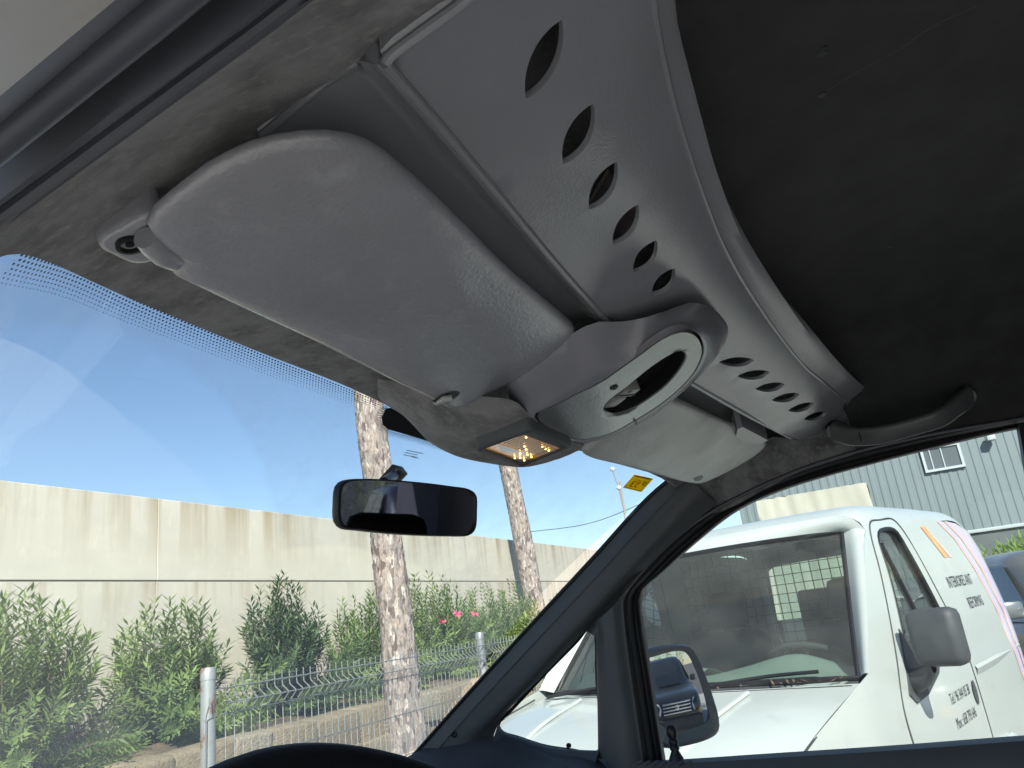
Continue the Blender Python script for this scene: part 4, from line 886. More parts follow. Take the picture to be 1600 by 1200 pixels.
# ------------------------------------------------------------------ wire mesh fence
M_['galv'] = mat('galvanised steel', (.42, .45, .44), .45, metal=.55, var=(30, (.30, .33, .33), .4, .7)); M_['galvr'] = mat('rusty galvanised steel', (.42, .45, .44), .5, metal=.4, var=(9, (.30, .12, .05), .52, .62))
FX = at(325, 1048, y=2.55); fz = thing('mesh_fence', 'low galvanised wire mesh fence with round posts in front of the trees', 'fence', (FX.x, 2.55, 0))
post_me = None
for k in range(5):
    b = MB(); b.lathe([(.029, 0), (.029, 1.44), (.031, 1.44), (.031, 1.475), (.027, 1.487), (0, 1.49)], V((k * 2.5, 0, 0)), V((0, 0, 1)), 20, closed=True); o = b.build('post', M_['galvr'] if k == 0 else M_['galv'], fz, angle=50)
prof = [(0.0, 1.435), (0.0, 1.385), (-.002, 1.372), (-.034, 1.345), (-.036, 1.338), (-.002, 1.305), (0, 1.29), (0, .74), (-.034, .70), (-.002, .66), (0, .64), (0, .12)]
b = MB(); b.tube([V((0, y - .034, z)) for y, z in prof], .0026, 5, cap=False); wo = b.build('wire', M_['galv'], fz); wo.location = (.06, 0, 0)
for k in range(1, 200):
    x = .06 + .05 * k
    if x % 2.5 < .045 or x % 2.5 > 2.46: continue
    o = wo.copy(); COL.objects.link(o); o.location = (x, 0, 0)
for z, yy in ((1.400, -.030), (1.342, -.072), (1.300, -.030), (1.110, -.030), (.90, -.030), (.745, -.030), (.70, -.072), (.655, -.030), (.4, -.030), (.15, -.030)):
    for k in range(4):
        b = MB(); b.tube([V((k * 2.5 + .02, yy - .006, z)), V((k * 2.5 + 2.48, yy - .006, z))], .0030, 6, cap=False); b.build('rail', M_['galv'], fz)
b = MB(); b.tube([V((-.035, -.045, 1.37)), V((-.06, -.065, 1.34)), V((-.04, -.03, 1.30)), V((-.05, -.03, .9))], .0026, 5, cap=False); b.build('loose_wire', M_['galv'], fz)
# leaf litter between fence and kerb
random.seed(21); L = []
for k in range(5000):
    x = random.uniform(1, 24); y = random.uniform(2.7, 6.1); a = random.uniform(0, 6.28); L.append((V((x, y, .012)), V((math.cos(a), math.sin(a), .05)), V((0, 0, 1)), random.uniform(.04, .12), .012, random.random()))
M_['litter'] = leafmat('dry leaves', (.30, .20, .11), (.50, .38, .23)); lt = leaves('leaf_litter', L, M_['litter'], None); lt['label'] = 'dry leaves scattered on the asphalt behind the fence'; lt['category'] = 'leaves'
# ------------------------------------------------------------------ white delivery van next to us
M_['white'] = mat('white paint', (.50, .53, .51), .32, var=(3, (.47, .50, .48), .4, .7), coat=.5, var2=(7, (.42, .43, .40), .58, .8), bump=(2.5, .02, .01))
M_['bumper'] = mat('grey bumper plastic', (.045, .05, .055), .6, var=(12, (.065, .07, .075), .4, .7), bump=(200, .15, .002))
M_['rubber'] = mat('tyre rubber', (.015, .015, .016), .8); M_['steel'] = mat('wheel steel', (.35, .36, .37), .4, metal=.7)
M_['vglass'] = glass('van windscreen glass', tint=(.62, .72, .68), dust=.085, refl=.8); M_['vside'] = glass('van door glass', tint=(.50, .58, .56), dust=.03, refl=1.6)
M_['pale'] = mat('pale dash plastic', (.30, .35, .32), .7, bump=(100, .15, .002)); M_['inside'] = mat('dark van lining', (.055, .06, .065), .8, var=(3, (.08, .07, .065), .4, .7))
M_['orange'] = mat('orange decal', (.78, .30, .12), .5, var=(30, (.80, .42, .24), .4, .7)); M_['lilac'] = mat('lilac decal', (.50, .44, .68), .45); M_['rose'] = mat('rose decal', (.80, .48, .42), .45)
M_['textink'] = mat('black decal', (.035, .04, .045), .5); M_['lamp'] = mat('headlamp', (.75, .77, .78), .1, coat=.5); M_['indic'] = mat('amber indicator', (.70, .34, .04), .3, coat=.4)
M_['seam'] = mat('panel gap', (.05, .053, .053), .8); M_['leafdry'] = mat('reddish dry leaves', (.12, .075, .05), .9)
FWD = V((-.951, .309, 0)).normalized(); WO = V((3.445, .846, 0))
wv = thing('delivery_van', 'white delivery van with black mirror and phone lettering, nose towards us', 'van', WO, math.atan2(FWD.y, FWD.x))
def ys(x, z):
    y = .80 - .085 * max(0, (z - 1.05) / .72) ** 1.6 - .04 * max(0, (.55 - z) / .3) ** 2
    if x > -.05: y -= .12 * ((x + .05) / .95) ** 2
    if x < -2.4: y -= .06 * ((-2.4 - x) / .6) ** 2
    return y
def arc2(cx, cz, r, a0, a1, n=14): return [(cx + r * math.cos(a0 + (a1 - a0) * k / (n - 1)), cz + r * math.sin(a0 + (a1 - a0) * k / (n - 1))) for k in range(n)]
sideo = [(.86, .42), (.88, .62), (.84, .86), (.70, .98), (.40, 1.08), (.06, 1.165), (-.04, 1.185), (-.20, 1.345), (-.40, 1.545), (-.55, 1.675), (-.66, 1.735), (-.82, 1.765), (-1.2, 1.785), (-1.8, 1.79), (-2.35, 1.775), (-2.6, 1.73), (-2.72, 1.62), (-2.80, 1.3), (-2.86, .9), (-2.88, .5), (-2.86, .34)]
sideo += [(-2.70, .32)] + arc2(-2.32, .32, .36, math.pi, 0, 14)[0:] + [(-1.2, .28), (-.1, .30)] + arc2(.36, .32, .36, math.pi, 0, 14) + [(.80, .34)]
win = [(-.50, 1.145), (-.56, 1.26), (-.68, 1.50), (-.74, 1.66), (-.79, 1.705), (-.86, 1.722), (-1.04, 1.728), (-1.09, 1.71), (-1.13, 1.62), (-1.22, 1.38), (-1.27, 1.24), (-1.26, 1.19), (-1.20, 1.165), (-.90, 1.15)]
ww = [tuple(p[:2]) for p in crv([V((x, z, 0)) for x, z in win], 60, True)]
for sgn in (1, -1):
    b = MB(); f = lambda x, z: V((x, sgn * ys(x, z), z)); lo = b.cdt(sideo, [ww], .055, f)
    b.rim(lo[1], V((0, -sgn * .03, 0)))
    for L in lo[:1]: pass
    o = b.build('side_panel', M_['white'], wv, angle=50)
    b = MB(); gl_ = [p + V((0, -sgn * .018, 0)) for p in lo[1]]; b.fan(gl_); g_ = b.build('door_window', M_['vside'], wv, smooth=False)
    b = MB(); b.tube([p + V((0, -sgn * .006, 0)) for p in lo[1]], .011, 8, closed=True); b.build('rubber_edge', M_['dark'], g_)
    # quarter strut inside the door glass
    b = MB(); b.tube([V((-.80, sgn * (ys(-.8, 1.66) - .012), 1.66)), V((-.98, sgn * (ys(-.98, 1.165) - .012), 1.165))], .010, 6); b.build('window_divider', M_['dark'], g_)
    # door outline
    dl = [(-.36, .45), (-.33, .80), (-.30, 1.02), (-.40, 1.22), (-.58, 1.53), (-.67, 1.70), (-.74, 1.757), (-.90, 1.772), (-1.12, 1.775), (-1.20, 1.71), (-1.33, 1.38), (-1.42, 1.14), (-1.46, .8), (-1.45, .45)]
    pts = crv([V((x, sgn * (ys(x, z) + .0005), z)) for x, z in dl], 90); b = MB(); b.tube(pts, .0042, 5, cap=False); b.build('door_gap', M_['seam'], wv)
    b = MB(); hx = [(x, z) for x, z in arc2(-1.36, .95, .075, 0, 2 * math.pi, 16)]; b.fan([V((-1.36 + .035 * math.cos(a), sgn * (ys(-1.36, .94) + .006), .94 + .055 * math.sin(a))) for a in [k * .3927 for k in range(16)]]); b.build('door_handle', M_['bumper'], wv)
    b = MB(); rub = [V((x, sgn * (ys(x, .70) + .012), .66)) for x in (.0, -.6, -1.2, -1.8)]; b.tube(rub, .028, 8, n=20); b.build('rubbing_strip', M_['white'], wv)
    b = MB(); b.loft([[V((x, sgn * (ys(x, 1.045) + .001), 1.045)) for x in (-1.5, -1.9, -2.7)], [V((x, sgn * (ys(x, 1.03) + .010), 1.03)) for x in (-1.5, -1.9, -2.7)], [V((x, sgn * (ys(x, 1.0) + .001), 1.0)) for x in (-1.5, -1.9, -2.7)]], 20); b.build('body_crease', M_['white'], wv)
    # mirror
    b = MB(); c = V((-.42, sgn * .955, 1.265)); Mx = Matrix.Translation(c) @ Matrix.Rotation(sgn * math.radians(-12), 4, 'Z'); b.box((-.05, -.098, -.108), (.05, .098, .108), .034, Mx)
    mo_ = b.build('wing_mirror', M_['bumper'], wv, angle=60)
    b = MB(); f2 = lambda x, z: V((x, sgn * (ys(x, z) + .007), z)); lo2 = b.cdt([(-.53, 1.30), (-.47, 1.17), (-.405, 1.06), (-.47, 1.02), (-.64, 1.03), (-.86, 1.085), (-.93, 1.13), (-.90, 1.155), (-.62, 1.152), (-.60, 1.19)], [], .05, f2); b.rim(lo2[0], V((0, -sgn * .012, 0)))
    b.loft([[V((-.46, sgn * .78, 1.13)), V((-.47, sgn * .78, 1.05)), V((-.60, sgn * .78, 1.05)), V((-.60, sgn * .78, 1.12))], [V((-.43, sgn * .86, 1.15)), V((-.44, sgn * .86, 1.09)), V((-.54, sgn * .86, 1.09)), V((-.54, sgn * .86, 1.15))], [V((-.40, sgn * .91, 1.20)), V((-.40, sgn * .91, 1.14)), V((-.46, sgn * .91, 1.14)), V((-.46, sgn * .91, 1.20))]], 12, 8, True); b.build('mirror_arm', M_['bumper'], mo_, angle=50)
    # wheels
    for x in (.36, -2.32):
        b = MB(); b.lathe([(.19, -.08), (.27, -.085), (.30, -.06), (.30, .06), (.27, .085), (.19, .08)], V((x, sgn * .68, .30)), V((0, 1, 0)), 30); wl = b.build('wheel', M_['rubber'], wv)
        b = MB(); b.lathe([(0, .04), (.08, .05), (.16, .03), (.19, .06)], V((x, sgn * .70, .30)), V((0, sgn, 0)), 24, closed=True); b.build('rim', M_['steel'], wl)
        b = MB(); b.lathe([(.36, -.03), (.36, -.18), (.0, -.18)], V((x, sgn * .74, .32)), V((0, sgn, 0)), 24, closed=True); b.build('wheel_arch', M_['rubber'], wv)
# roof
st = [(-.63, -.062), (-.72, -.025), (-.90, -.004), (-1.3, .0), (-1.9, .003), (-2.4, -.012), (-2.6, -.06), (-2.72, -.17)]
b = MB(); rr = []
for x, dzz in st:
    ze = {-.63: 1.72, -.72: 1.748}.get(x, None); ze = ze or (1.77 if x > -1 else (1.785 if x > -2.3 else 1.775 + (x + 2.4) * .5))
    y0 = ys(x, ze); zt = 1.872 + dzz
    if x < -2.5: zt = max(zt, ze + .01)
    half = [V((x, y0, ze)), V((x, y0 - .018, ze + (zt - ze) * .45)), V((x, y0 - .07, ze + (zt - ze) * .82)), V((x, y0 - .25, ze + (zt - ze) * .96)), V((x, 0, zt))]
    rr.append(half + [V((p.x, -p.y, p.z)) for p in half[-2::-1]])
b.loft(rr, 40, 36); b.build('roof', M_['white'], wv, angle=60)
for s in (1, -1):
    b = MB(); b.tube([V((-.66, s * .56, 1.79)), V((-.80, s * .565, 1.838)), V((-1.2, s * .57, 1.858)), V((-2.3, s * .57, 1.856))], .008, 6, n=30); b.build('roof_channel', M_['white'], wv)
b = MB(); b.tube([V((-.72, -.28, 1.845)), V((-.70, -.27, 1.88)), V((-.60, -.26, 2.0))], lambda t: .012 if t < .3 else .005, 8, n=12); b.build('aerial', M_['bumper'], wv)
# windscreen with its pillars
wsr = []
for t in [k / 10 for k in range(11)]:
    hw = .735 - .125 * t; zc = 1.175 + .565 * t; xc = .03 - .60 * t
    wsr.append([V((xc - .13 * (y / hw) ** 2 * (1 - .3 * t), y, zc - .012 * (y / hw) ** 2)) for y in [hw * (-1 + 2 * k / 20) for k in range(21)]])
b = MB(); b.grid(wsr); vg = b.build('windscreen', M_['vglass'], wv, angle=80)
loop = wsr[0] + [r[-1] for r in wsr[1:]] + wsr[-1][::-1][1:] + [r[0] for r in wsr[-2:0:-1]]
b = MB(); b.tube(loop, .013, 8, closed=True); b.build('rubber_edge', M_['dark'], vg)
for s, j in ((1, -1), (-1, 0)):
    ge = [r[j] for r in wsr]; A = [V((x, s * ys(x, z), z)) for x, z in [(-.04, 1.185), (-.20, 1.345), (-.40, 1.545), (-.55, 1.675), (-.66, 1.735)]]
    b = MB(); b.loft([ge, [a.lerp(c, .55) + V((.02, s * .012, .01)) for a, c in zip(crv(ge, 12), crv(A, 12))], A], 20, 10); b.build('windscreen_pillar', M_['white'], wv, angle=60)
b = MB(); hd0 = wsr[-1]; hd1 = crv(rr[0], 21)[::-1]; b.loft([hd0, [a.lerp(c, .5) + V((.008, 0, .006)) for a, c in zip(hd0, hd1)], hd1], 40, 8); b.build('roof_header', M_['white'], wv, angle=60)
# cowl, bonnet and nose
b = MB(); b.loft([[p + V((0, 0, -.006)) for p in wsr[0]], [p + V((.05, 0, -.022)) for p in wsr[0]], [p + V((.09, 0, -.012)) for p in wsr[0]]], 30, 6); b.build('cowl', M_['bumper'], wv)
b = MB()
hb = [V((.10 - .15 * (y / .76) ** 2, y, 1.163 - .012 * (y / .76) ** 2)) for y in [-.76, -.5, -.25, 0, .25, .5, .76]]
def hrow_(x, z, hw, dr): return [V((x - .10 * (y / hw) ** 4 * (x / .9), y, z - dr * (abs(y) / hw) ** 3)) for y in [hw * k for k in (-1, -.66, -.33, 0, .33, .66, 1)]]
hood_rows = [hb, hrow_(.30, 1.125, .77, .03), hrow_(.55, 1.07, .755, .05), hrow_(.78, .985, .72, .07), hrow_(.90, .90, .69, .08), hrow_(.96, .78, .67, .04), hrow_(.99, .62, .66, .0), hrow_(1.0, .45, .66, 0), hrow_(.95, .30, .66, 0)]
b.loft(hood_rows, 40, 44); b.build('bonnet', M_['white'], wv, angle=50)
for s in (1, -1):
    b = MB(); b.tube([V((.14, s * .40, 1.158)), V((.45, s * .385, 1.098)), V((.80, s * .35, .972))], .008, 6, n=24); b.build('bonnet_crease', M_['white'], wv)
    b = MB(); b.tube([V((.02, s * .775, 1.15)), V((.35, s * .768, 1.085)), V((.62, s * .745, 1.0)), V((.85, s * .69, .86))], .004, 5, n=24); b.build('bonnet_gap', M_['seam'], wv)
    b = MB(); b.loft([[V((.80, s * .70, .90)), V((.92, s * .55, .88)), V((.955, s * .38, .86))], [V((.86, s * .70, .80)), V((.955, s * .55, .78)), V((.985, s * .38, .77))], [V((.88, s * .70, .70)), V((.975, s * .55, .69)), V((.995, s * .40, .70))]], 12, 8); b.build('headlight', M_['lamp'], wv)
    b = MB(); b.tube([V((.30, s * .10 + .18, 1.148)), V((.30, s * .10 + .18, 1.17))], .006, 8); b.build('washer_jet', M_['bumper'], wv)
    b = MB(); b.lathe([(0, .012), (.018, .008), (.024, 0)], V((.10, s * (ys(.1, .80)), .84)), V((0, s, 0)), 14, closed=True); b.build('side_indicator', M_['indic'], wv)
b = MB(); b.box((.96, -.34, .72), (1.01, .34, .84), .01); b.build('grille', M_['bumper'], wv); b = MB(); b.box((.90, -.70, .36), (1.05, .70, .56), .04); b.build('bumper', M_['bumper'], wv)
for s in (-.66, .06):
    b = MB(); b.tube([V((.06, s, 1.165)), V((-.02, s + .35, 1.195)), V((-.045, s + .55, 1.20))], .007, 6, n=12); b.build('wiper', M_['dark'], wv)
b = MB(); random.seed(3)
for k in range(30):
    y = random.uniform(.1, .70); c = V((.085 - .13 * (y / .73) ** 2 + random.uniform(-.02, .02), y, 1.168 + random.uniform(0, .012))); d = V((random.gauss(0, 1), random.gauss(0, 1), .3)).normalized(); s = d.cross(V((0, 0, 1))).normalized() * .005; b.add([c - d * .02, c + s, c + d * .02, c - s], [(0, 1, 2, 3)])
dl_ = b.build('dry_leaf', M_['leafdry'], wv, smooth=False); dl_['kind'] = 'stuff'
# rear and floor
b = MB(); b.loft([[V((-2.86, -.74, .34)), V((-2.88, 0, .34)), V((-2.86, .74, .34))], [V((-2.86, -.76, .9)), V((-2.90, 0, .9)), V((-2.86, .76, .9))], [V((-2.83, -.75, 1.12)), V((-2.87, 0, 1.12)), V((-2.83, .75, 1.12))]], 16, 8); b.build('rear_door', M_['white'], wv); b = MB(); b.loft([[V((-2.83, -.73, 1.12)), V((-2.87, 0, 1.12)), V((-2.83, .73, 1.12))], [V((-2.70, -.66, 1.70)), V((-2.74, 0, 1.74)), V((-2.70, .66, 1.70))]], 16); b.build('rear_glass', M_['vglass'], wv); b = MB(); b.box((-2.85, -.7, .28), (.8, .7, .33)); b.build('underbody', M_['rubber'], wv, smooth=False)
# inside: dash, wheel, seats and mesh bulkhead
b = MB(); b.loft([[V((.0, -.70, 1.15)), V((.0, 0, 1.165)), V((.0, .70, 1.15))], [V((-.20, -.70, 1.165)), V((-.18, 0, 1.185)), V((-.20, .30, 1.20)), V((-.20, .70, 1.165))], [V((-.38, -.70, 1.15)), V((-.36, 0, 1.16)), V((-.40, .18, 1.19)), V((-.42, .38, 1.235)), V((-.40, .58, 1.18)), V((-.38, .70, 1.15))], [V((-.45, -.7, .9)), V((-.45, 0, .9)), V((-.45, .7, .9))]], 40, 16); vd_ = b.build('dashboard', M_['pale'], wv, angle=60)
b = MB(); b.tube([V((-.06, -.6 + .1 * k, 1.172)) for k in range(13)], .010, 5); b.build('demister_vent', M_['inside'], wv)
for k in range(3):
    b = MB(); b.loft([[V((-.10, -.62 + k * .24, 1.17)), V((-.10, -.42 + k * .24, 1.172))], [V((-.22, -.60 + k * .24, 1.24)), V((-.24, -.44 + k * .24, 1.22))], [V((-.34, -.62 + k * .24, 1.18)), V((-.34, -.40 + k * .24, 1.185))]], 10, 8); b.build('dash_cloth', M_['pale'], wv)
b = MB(); c = V((-.62, .36, 1.17)); nwv = V((-.55, 0, .83)).normalized(); u1_ = V((0, 1, 0)); u2_ = nwv.cross(u1_); b.tube([c + (u1_ * math.cos(t) + u2_ * math.sin(t)) * .185 for t in [k * math.pi / 20 for k in range(40)]], .014, 8, closed=True); b.tube([c - u1_ * .18, c + u1_ * .18], .018, 6); b.tube([c, c - u2_ * .18], .018, 6); b.build('steering_wheel', M_['inside'], wv)
for y in (-.36, .36):
    b = MB(); Mx = Matrix.Translation((-1.18, y, .75)) @ Matrix.Rotation(math.radians(-10), 4, 'Y'); b.box((-.08, -.22, 0), (.08, .22, .58), .05, Mx); b.box((-.05, -.12, .60), (.05, .12, .80), .04, Mx); b.box((0, -.23, -.15), (.5, .23, 0), .05, Mx); b.build('seat', M_['inside'], wv, angle=60)
b = MB()
for k in range(26): b.tube([V((-1.42, -.68 + k * .054, .9)), V((-1.42, -.68 + k * .054, 1.76))], .003, 4, cap=False)
for k in range(17): b.tube([V((-1.417, -.68, .92 + k * .052)), V((-1.417, .68, .92 + k * .052))], .003, 4, cap=False)
b.build('cargo_mesh', M_['dark'], wv); b = MB(); b.box((-1.46, -.70, .3), (-1.43, .70, .9)); b.build('bulkhead', M_['inside'], wv, smooth=False)
b = MB(); b.box((-2.2, -.1, .33), (-1.7, .25, 1.5), .02); b.build('cargo_box', mat('brown cardboard', (.30, .17, .11), .8), wv)
# lettering and decals on the driver side
def side_text(s, x0, z0, size, m, sx=1.0, name='lettering'):
    cu = bpy.data.curves.new('lettering', 'FONT'); cu.body = s; cu.size = size; cu.resolution_u = 2; to = bpy.data.objects.new('t', cu); COL.objects.link(to)
    dg = bpy.context.evaluated_depsgraph_get(); me = bpy.data.meshes.new_from_object(to.evaluated_get(dg)); bpy.data.objects.remove(to)
    for q in me.vertices: x = x0 - q.co.x * sx; z = z0 + q.co.y; q.co = V((x, ys(x, z) + .0025, z))
    me.materials.clear(); me.materials.append(m); o = bpy.data.objects.new(name, me); COL.objects.link(o); o.parent = wv; return o
side_text('Tel./ 96 344 05 38', -.93, .945, .066, M_['textink'], .72)
side_text('Mov.: 658 793 646', -.93, .845, .066, M_['textink'], .72)
side_text('INTERIORES ANT', -1.56, 1.42, .082, M_['textink'], .84); side_text('REFORMAS', -1.80, 1.30, .082, M_['textink'], .84)
def decal(name, pts, m, off=.0035, n=20):
    b = MB(); f = lambda x, z: V((x, ys(x, z) + off, z)); b.cdt(pts, [], .04, f); b.build(name, m, wv)
decal('logo_bar', [(-1.53, 1.745), (-1.62, 1.75), (-1.80, 1.58), (-1.72, 1.575)], M_['orange']); decal('logo_bar', [(-1.68, 1.69), (-1.71, 1.69), (-1.885, 1.575), (-1.83, 1.575)], M_['rose'])
sw = lambda dx: [(x + dx, z) for x, z in [(-1.90, 1.785), (-2.10, 1.68), (-2.24, 1.5), (-2.36, 1.25), (-2.44, 1.0), (-2.50, .75), (-2.54, .55)]]
def swoosh(a, c, m, off): L1 = sw(a); L2 = sw(c)[::-1]; decal('stripe', L1 + L2, m, off)
swoosh(-.02, -.05, M_['rose'], .003); swoosh(-.055, -.13, M_['lilac'], .003); swoosh(-.19, -.23, M_['rose'], .003)
L1 = sw(-.235); L2 = [(-2.30, 1.775), (-2.52, 1.72), (-2.64, 1.55), (-2.70, 1.25), (-2.75, 1.0), (-2.80, .75), (-2.82, .55)][::-1]; decal('stripe', L1 + L2, M_['lilac'], .003)

# ------------------------------------------------------------------ generic parked car
M_['cglass'] = mat('dark car glass', (.02, .025, .03), .03, coat=.3, spec=.8); M_['chrome'] = mat('chrome', (.75, .76, .78), .12, metal=1.0)
def car(label, loc, rz, L, W, H, paint, belt=1.0, hood=.95, group=None):
    t = thing('parked_car', label, 'car', loc, rz, group); hl = L / 2; hw = W / 2
    xs = [-hl, -hl * .97, -hl * .86, -hl * .55, 0, hl * .34, hl * .5, hl * .78, hl * .94, hl * 1.0]
    wd = [.80, .88, .96, 1, 1, 1, .99, .95, .86, .74]; zt = [belt * .86, belt * .96, belt, belt, belt * .985, belt * .975, hood, hood * .95, hood * .86, hood * .72]
    rows_ = []
    for x, w_, z in zip(xs, wd, zt):
        h = [V((x, hw * w_ * .86, .22)), V((x, hw * w_ * .98, .36)), V((x, hw * w_, .58)), V((x, hw * w_ * .985, z - .16)), V((x, hw * w_ * .93, z - .04)), V((x, hw * w_ * .80, z)), V((x, hw * w_ * .4, z + .025)), V((x, 0, z + .03))]
        rows_.append(h + [V((p.x, -p.y, p.z)) for p in h[-2::-1]])
    b = MB(); b.loft(rows_, 40, 44); b.fan(crv(rows_[0], 40)); b.fan(crv(rows_[-1], 40)); b.build('body', paint, t, angle=45)
    g = [(-hl * .90, belt - .02), (-hl * .66, H - .10), (-hl * .45, H - .015), (-hl * .1, H), (hl * .10, H - .03), (hl * .52, hood - .01)]
    rows_ = []
    for x, z in g:
        k = (z - belt + .03) / (H - belt + .03); k = max(k, 0); wb = hw * (.92 - .22 * k)
        h = [V((x, hw * .93, belt - .05)), V((x, (hw * .93 + wb) / 2, (belt + z) / 2)), V((x, wb, z - .06 * k)), V((x, wb * .86, z - .012 * k)), V((x, 0, z + .01))]; rows_.append(h + [V((p.x, -p.y, p.z)) for p in h[-2::-1]])
    b = MB(); b.loft(rows_, 36, 30); b.build('cabin', paint, t, angle=60)
    def gp(i, f, off=.004):
        a, c = rows_[i], rows_[i + 1]; return a, c
    for s in (1, -1):
        for x0, x1, t0, t1 in ((-hl * .62, -hl * .20, -hl * .52, -hl * .19), (-hl * .17, hl * .33, -hl * .16, hl * .06)):
            b = MB(); zz = belt + .02; zt_ = H - .10; y0 = hw * .93 + .016; y1 = hw * .755 + .022
            b.add([V((x0, s * y0, zz)), V((x1, s * y0, zz)), V((t1, s * y1, zt_)), V((t0, s * y1, zt_))], [(0, 1, 2, 3)]); b.build('side_window', M_['cglass'], t, smooth=False)
        b = MB(); b.loft([[V((hl * .93, s * hw * .78, hood * .84)), V((hl * .985, s * hw * .58, hood * .80))], [V((hl * .955, s * hw * .80, hood * .70)), V((hl * 1.01, s * hw * .52, hood * .68))], [V((hl * .96, s * hw * .80, hood * .58)), V((hl * 1.01, s * hw * .56, hood * .58))]], 8, 6); hlt = b.build('headlight', M_['lamp'], t)
        b = MB(); b.box((hl * .93, s * hw * .74 - .06, hood * .52), (hl * 1.0, s * hw * .74 + .06, hood * .60), .01); b.build('indicator', M_['indic'], t)
        for x in (hl * .62, -hl * .60):
            b = MB(); b.lathe([(.2, -.09), (.29, -.1), (.33, -.07), (.33, .07), (.29, .1), (.2, .09)], V((x, s * (hw - .10), .33)), V((0, 1, 0)), 28); wl = b.build('wheel', M_['rubber'], t); b = MB(); b.lathe([(0, .07), (.1, .06), (.2, .09)], V((x, s * (hw - .10), .33)), V((0, s, 0)), 20, closed=True); b.build('rim', M_['steel'], wl)
        b = MB(); Mx = Matrix.Translation((hl * .30, s * (hw + .08), belt + .06)); b.box((-.06, -.10, -.07), (.06, .10, .07), .03, Mx); b.build('wing_mirror', paint, t)
    for i, nm_ in ((4, 'windscreen'), (0, 'rear_window')):
        a, c = (rows_[4], rows_[5]) if i == 4 else (rows_[0], rows_[1]); b = MB(); of = V((.012, 0, .02)) if i == 4 else V((-.012, 0, .02))
        q = []
        for f in (.08, .92): r = [x.lerp(y, f) + of for x, y in zip(crv(a, 21), crv(c, 21))]; q.append(r[6:15])
        b.grid(q); b.build(nm_, M_['cglass'], t)
    b = MB(); b.box((hl * .985, -hw * .46, hood * .56), (hl * 1.012, hw * .46, hood * .80), .02); gr = b.build('grille', M_['black'], t)
    for k in range(4):
        b = MB(); b.box((hl * 1.008, -hw * .46, hood * .575 + k * .058), (hl * 1.025, hw * .46, hood * .575 + k * .058 + .028), .008); b.build('grille_bar', M_['chrome'], gr)
    b = MB(); b.lathe([(0, .02), (.05, .015), (.06, 0)], V((hl * 1.02, 0, hood * .68)), V((1, 0, 0)), 20, closed=True); b.build('badge', M_['chrome'], gr)
    b = MB(); b.box((hl * .93, -hw * .82, .26), (hl * 1.04, hw * .82, .48), .05); b.build('bumper', M_['bumper'], t)
    return t
gpaint = mat('grey metallic paint', (.16, .17, .175), .3, metal=.4, coat=.6); dpaint = mat('dark metallic paint', (.055, .06, .066), .28, metal=.4, coat=.7); spaint = mat('silver paint', (.5, .51, .5), .35, metal=.3, coat=.5)
car('grey car seen beyond the tail of the white van', (8.6, -1.75, 0), math.radians(196), 4.4, 1.8, 1.60, gpaint, belt=1.08)
car('dark car with chrome grille reflected in the door mirror', (aim.x + .25, aim.y - 2.1, 0), math.radians(100), 4.5, 1.85, 1.62, dpaint)

# ------------------------------------------------------------------ clad building, truck, pole
M_['clad'] = mat('pale blue cladding', (.175, .208, .222), .5, var=(.6, (.162, .194, .207), .4, .7), metal=.1); M_['cladtrim'] = mat('pale metal trim', (.42, .46, .47), .45)
bl = thing('warehouse', 'pale blue corrugated metal warehouse behind the white van', 'building', (22, -8, 0))
b = MB(); y = -30.0; pts = []; per = .20
while y < 10.6:
    pts += [(y, 0), (y + .09, 0), (y + .115, -.013), (y + .175, -.013)]; y += per
b.grid([[V((x, yy, 2.36)) for yy, x in pts], [V((x, yy, 4.72)) for yy, x in pts]]); b.build('cladding', M_['clad'], bl, smooth=False)
b = MB(); b.box((-.06, -30, 4.70), (.3, 10.62, 4.80), .01); b.build('roof_edge', M_['cladtrim'], bl); b = MB(); b.box((-.055, -30, 2.32), (.2, 10.62, 2.40), .01); b.build('base_trim', M_['cladtrim'], bl)
b = MB(); b.box((.02, -30, 0), (14, 10.55, 2.33)); b.build('base_wall', mat('dark base wall', (.10, .12, .125), .8, var=(2, (.07, .085, .09), .4, .7)), bl, smooth=False); b = MB(); b.box((.14, -30, 2.3), (14, 10.55, 4.72)); b.build('core', M_['clad'], bl, smooth=False)
w0, w1 = at(1440, 700, x=21.9), at(1504, 725, x=21.9); y0, y1 = w1.y + 8, w0.y + 8; z0, z1 = 3.99, 4.50
b = MB()
for a, c in (((-.09, y0 - .06, z0 - .06), (.0, y1 + .06, z0)), ((-.09, y0 - .06, z1), (.0, y1 + .06, z1 + .06)), ((-.09, y0 - .06, z0), (.0, y0, z1)), ((-.09, y1, z0), (.0, y1 + .06, z1))): b.box(a, c)
wf = b.build('window', M_['cladtrim'], bl, smooth=False)
for f0_, f1_ in ((0, .47), (.50, .80), (.82, 1)):
    b = MB(); b.box((-.05, y0 + (y1 - y0) * f0_, z0), (-.044, y0 + (y1 - y0) * f1_, z1)); b.build('pane', mat('grey pane', (.10, .11, .12), .15, spec=.7), wf, smooth=False)
for f0_ in (.47, .80):
    b = MB(); b.box((-.075, y0 + (y1 - y0) * f0_, z0), (-.04, y0 + (y1 - y0) * (f0_ + .03), z1)); b.build('mullion', M_['cladtrim'], wf, smooth=False)
lp_ = at(1548, 682, x=21.75); b = MB(); b.box((-.30, lp_.y + 8 - .09, lp_.z - .09), (-.10, lp_.y + 8 + .09, lp_.z + .05), .01); b.tube([V((.0, lp_.y + 8, lp_.z + .1)), V((-.2, lp_.y + 8, lp_.z + .04))], .02, 6); b.build('wall_lamp', M_['cladtrim'], bl)
